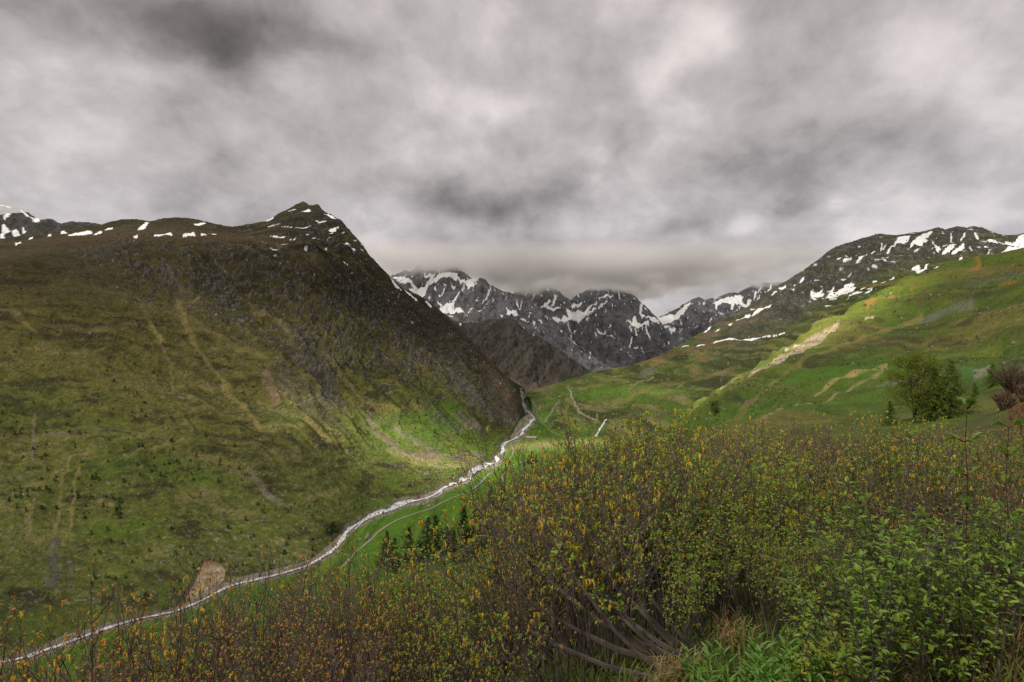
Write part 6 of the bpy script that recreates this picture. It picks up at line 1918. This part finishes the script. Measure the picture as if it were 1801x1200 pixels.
def build_lower_right():
    rng = random.Random(31)
    protos = [broad_shrub(700 + i, M_rowan) for i in range(4)]
    for i in range(76):
        px = rng.uniform(1330, 1880) if i < 58 else rng.uniform(1880, 2200)
        D = rng.uniform(2.8, 5.2)
        x, y, z = at_D(px, D)
        top_row = np.interp(px, [1330, 1450, 1560, 1700, 1800], [1040, 930, 850, 840, 830]) + rng.uniform(-10, 160) + (4.9 - D) * 25
        H = -(top_row - HY) / F * D - z
        if H < 0.35: continue
        place(rng.choice(protos), USED, (x, y, z - 0.03), min(H, 1.6) / 1.5, rng.uniform(-0.8, 0.8), "broad leaved green shrub " + ("nearest the dry grass" , "behind the yellow green shrubs", "below the tallest red shoot", "at the right edge")[int(np.searchsorted([1450, 1600, 1740], px))] + (" in the front row" if D < 3.5 else " in the second row" if D < 4.2 else " in the back row"), "shrub", "broad leaved shrubs at the lower right")
    bp = [shrub_proto("alder_shrub", 650 + i, "bare", M_leaf_dull, stems=9) for i in range(2)]
    for i, (px, D, row) in enumerate(((1405, 4.4, 930), (1480, 4.0, 900), (1535, 4.7, 840), (1590, 3.7, 870), (1660, 4.3, 810), (1730, 3.9, 830), (1785, 4.5, 790), (1835, 4.0, 810), (1620, 5.0, 800), (1700, 5.2, 790))):
        x, y, z = at_D(px, D)
        H = -(row - HY) / F * D - z
        place(bp[i % 2], USED, (x, y, z - 0.03), H / HEIGHT[bp[i % 2].name], i * 1.7, "brown twiggy alder standing among the broad leaved shrubs" + (" in front of the dry grass", " left of the yellow green shrub", " below the larch at the tree's foot", " below the dense tree", " right below the reddish bush", " below the tallest red shoot", " below the bare bushes", " at the right edge", " behind the others below the dense tree", " behind the others below the larches")[i], "shrub", "twiggy alders among the broad leaved shrubs")
    lp = shrub_proto("alder_shrub", 660, "leafy", M_leaf, stems=12)
    for i, (px, D, H) in enumerate(((1190, 4.1, 0.75), (1250, 4.6, 0.95), (1310, 4.9, 1.0), (1345, 4.3, 0.8), (1290, 5.3, 1.25), (1395, 4.0, 0.8), (1215, 5.0, 1.1))):
        x, y, z = at_D(px, D)
        place(lp, USED, (x, y, z - 0.03), H / HEIGHT[lp.name], i * 2.1, "low leafy alder " + ("right of the thick boughs", "behind the dry grass", "in front of the dark stems at the thicket's foot", "left of the broad leaved shrubs", "at the back of the gap beside the boughs", "touching the broad leaved shrubs", "directly behind the thick boughs")[i], "shrub", "low leafy alders in the gap at the bottom")
    yp = broad_shrub(720, M_rowan_young, 6, 1.0, 0.07)
    for px, D, top, lab in ((1650, 2.9, 1075, "small shrub with yellow green feathery leaves at the bottom right"), (1425, 3.1, 1075, "small yellow green shrub left of the feathery one at the bottom"), (1770, 3.0, 1085, "yellow green sprouting shrub in the bottom right corner")):
        x, y, z = at_D(px, D)
        H = -(top - HY) / F * D - z
        place(yp, USED, (x, y, z - 0.03), max(H, 0.4), px * 0.01, lab, "shrub")
    shp = [shoot_proto(740 + i) for i in range(3)]
    for i, (px, D, top, lab) in enumerate(((1700, 3.2, 708, "tallest bare red shoot rising in front of the larches"), (1772, 3.3, 742, "red shoot nearest the right edge"),
                                   (1380, 2.9, 1105, "dark shoot with buds over the yellow green shrub at the bottom"), (1465, 3.0, 1040, "leafy dark shoot right of the budding one at the bottom"))):
        x, y, z = at_D(px, D)
        H = -(top - HY) / F * D - z
        place(shp[i % 3], USED, (x, y, z - 0.03), H, i * 1.3, lab, "plant", "upright shoots at the right")
    hp = [herb_clump(760 + i) for i in range(3)]
    for i in range(18):
        px, D = rng.uniform(1225, 1460), rng.uniform(2.8, 3.5)
        x, y, z = at_D(px, D)
        place(hp[i % 3], USED, (x, y, z - 0.02), rng.uniform(0.65, 1.0), rng.uniform(0, 6.28), "clump of bright green pointed leaves " + ("beside the thick boughs", "left of the yellow green shrub", "beside the yellow green shrub")[int(np.searchsorted([1310, 1400], px))] + (" at the very bottom" if D < 3.1 else " in the second row" if D < 3.45 else " at the back"), "plant", "bright green herbs at the bottom")
    tm = [tuft_mesh(780 + i, 130, 0.08, 0.24, 1.4, M_straw, "dry_grass_tuft") for i in range(3)]
    for i in range(10):
        if i < 2: px, D = rng.uniform(1250, 1370), rng.uniform(3.7, 4.8)
        elif i < 8: px, D = rng.uniform(1600, 1830), rng.uniform(2.9, 3.6)
        else: px, D = rng.uniform(1170, 1300), rng.uniform(3.2, 4.2)
        x, y, z = at_D(px, D)
        o = link("dry_grass_tuft", tm[i % 3])
        o.location = (x, y, z - 0.02)
        s = rng.uniform(0.7, 1.25)
        o.scale = (s, s, s)
        o.rotation_euler = (0, 0, rng.uniform(0, 6.28))
        tag(o, ("tuft of dry straw grass behind the bright green herbs", "tuft of dry straw grass in the bottom right corner among shrubs", "tuft of dry straw grass beside the base of the thick boughs")[0 if i < 2 else 1 if i < 8 else 2], "grass tuft", "dry grass tufts at the bottom")
    # low green ground cover under the shrubs
    mb = MB()
    for _ in range(9000):
        px, D = rng.uniform(500, 1900), 2.6 + 6.5 * rng.random() ** 1.6
        x, y, z = at_D(px, D)
        a, l = rng.uniform(0, 6.283), rng.uniform(0.08, 0.26)
        d = Vector((math.cos(a), math.sin(a), 0))
        w = Vector((-d.y, d.x, 0)) * 0.004
        o = Vector((x, y, z - 0.01))
        p1, p2 = o + d * l * 0.2 + Vector((0, 0, l * 0.6)), o + d * l * 0.55 + Vector((0, 0, l * 0.85))
        mb.add([o - w, o + w, p1 - w, p1 + w, p2], [(0, 1, 3, 2), (2, 3, 4)])
    tag(mb.obj("undergrowth", M_grass), "green grass growing under the shrubs", "grass", kind="stuff")
    # red-brown grass at the right edge beyond the shrubs
    mb = MB()
    for _ in range(5000):
        px, D = rng.uniform(1775, 1990), rng.uniform(13, 30)
        x, y, z = at_D(px, D)
        a, l = rng.uniform(0, 6.283), rng.uniform(0.08, 0.22)
        d = Vector((math.cos(a), math.sin(a), 0))
        w = Vector((-d.y, d.x, 0)) * 0.008
        o = Vector((x, y, z - 0.01))
        p1, p2 = o + d * l * 0.3 + Vector((0, 0, l * 0.6)), o + d * l * 0.7 + Vector((0, 0, l * 0.75))
        mb.add([o - w, o + w, p1 - w, p1 + w, p2], [(0, 1, 3, 2), (2, 3, 4)])
    tag(mb.obj("russet_grass", plain_mat("russet_grass", (0.12, 0.060, 0.028), 0.9, 0.3, 3.0, 0, 0.2, 0.2, (0.24, 0.125, 0.055))), "russet dry grass on the slope at the right edge", "grass", kind="stuff")
build_lower_right()

# prototypes that were never placed
for o in [q for q in COL.objects if q.type == 'EMPTY' and q.parent is None and "label" not in q]:
    for ch in list(o.children): bpy.data.objects.remove(ch)
    bpy.data.objects.remove(o)

# ------------------------------------------------------------------ cloud hanging on the far summits
def build_summit_cloud():
    m, nt, out = new_mat("summit_cloud")
    L = nt.links.new
    geo = N(nt, "ShaderNodeNewGeometry")
    sp = N(nt, "ShaderNodeSeparateXYZ")
    L(geo.outputs["Position"], sp.inputs[0])
    n1 = N(nt, "ShaderNodeTexNoise", Scale=0.0048, Detail=4.0, Roughness=0.55)
    L(geo.outputs["Position"], n1.inputs["Vector"])
    n2 = N(nt, "ShaderNodeTexNoise", Scale=0.014, Detail=4.0, Roughness=0.6)
    L(geo.outputs["Position"], n2.inputs["Vector"])
    def rng_(v, a, b, lo=0.0, hi=1.0):
        r = N(nt, "ShaderNodeMapRange", interpolation_type='SMOOTHSTEP')
        r.inputs["From Min"].default_value = a
        r.inputs["From Max"].default_value = b
        r.inputs["To Min"].default_value = lo
        r.inputs["To Max"].default_value = hi
        L(v, r.inputs["Value"])
        return r.outputs[0]
    # the base of the cloud sags over the summits
    wob = math_node(nt, 'MULTIPLY_ADD', n1.outputs["Fac"], 270.0)
    wob.node.inputs[2].default_value = -135.0
    wob2 = math_node(nt, 'MULTIPLY_ADD', n2.outputs["Fac"], 90.0)
    wob2.node.inputs[2].default_value = -45.0
    xr = rng_(sp.outputs[0], -700.0, 250.0, 330.0, 284.0)
    xr2 = rng_(sp.outputs[0], 650.0, 1500.0, 0.0, 96.0)
    base = math_node(nt, 'ADD', math_node(nt, 'ADD', xr, xr2), math_node(nt, 'ADD', wob, wob2))
    hz = math_node(nt, 'SUBTRACT', sp.outputs[2], base)
    dens = rng_(hz, 0.0, 70.0)
    dens = math_node(nt, 'MULTIPLY', dens, rng_(sp.outputs[1], 2350.0, 2900.0))
    dens = math_node(nt, 'MULTIPLY', dens, rng_(sp.outputs[0], -900.0, -560.0))
    dens = math_node(nt, 'MULTIPLY', dens, rng_(sp.outputs[0], 2150.0, 1800.0))
    dens = math_node(nt, 'MULTIPLY', dens, rng_(sp.outputs[2], 446.0, 350.0))
    dens = math_node(nt, 'MULTIPLY', dens, 0.014)
    v = N(nt, "ShaderNodeVolumePrincipled")
    v.inputs["Color"].default_value = (0.995, 0.985, 0.98, 1)
    L(dens, v.inputs["Density"])
    L(v.outputs[0], out.inputs["Volume"])
    mb = MB()
    mb.box(-900, 2200, 2350, 4900, 255, 446)
    o = mb.obj("summit_cloud", m)
    tag(o, "ragged grey cloud hiding the summits at the valley head", "cloud", kind="stuff")
build_summit_cloud()
cy.volume_step_rate = 0.35
cy.volume_max_steps = 256
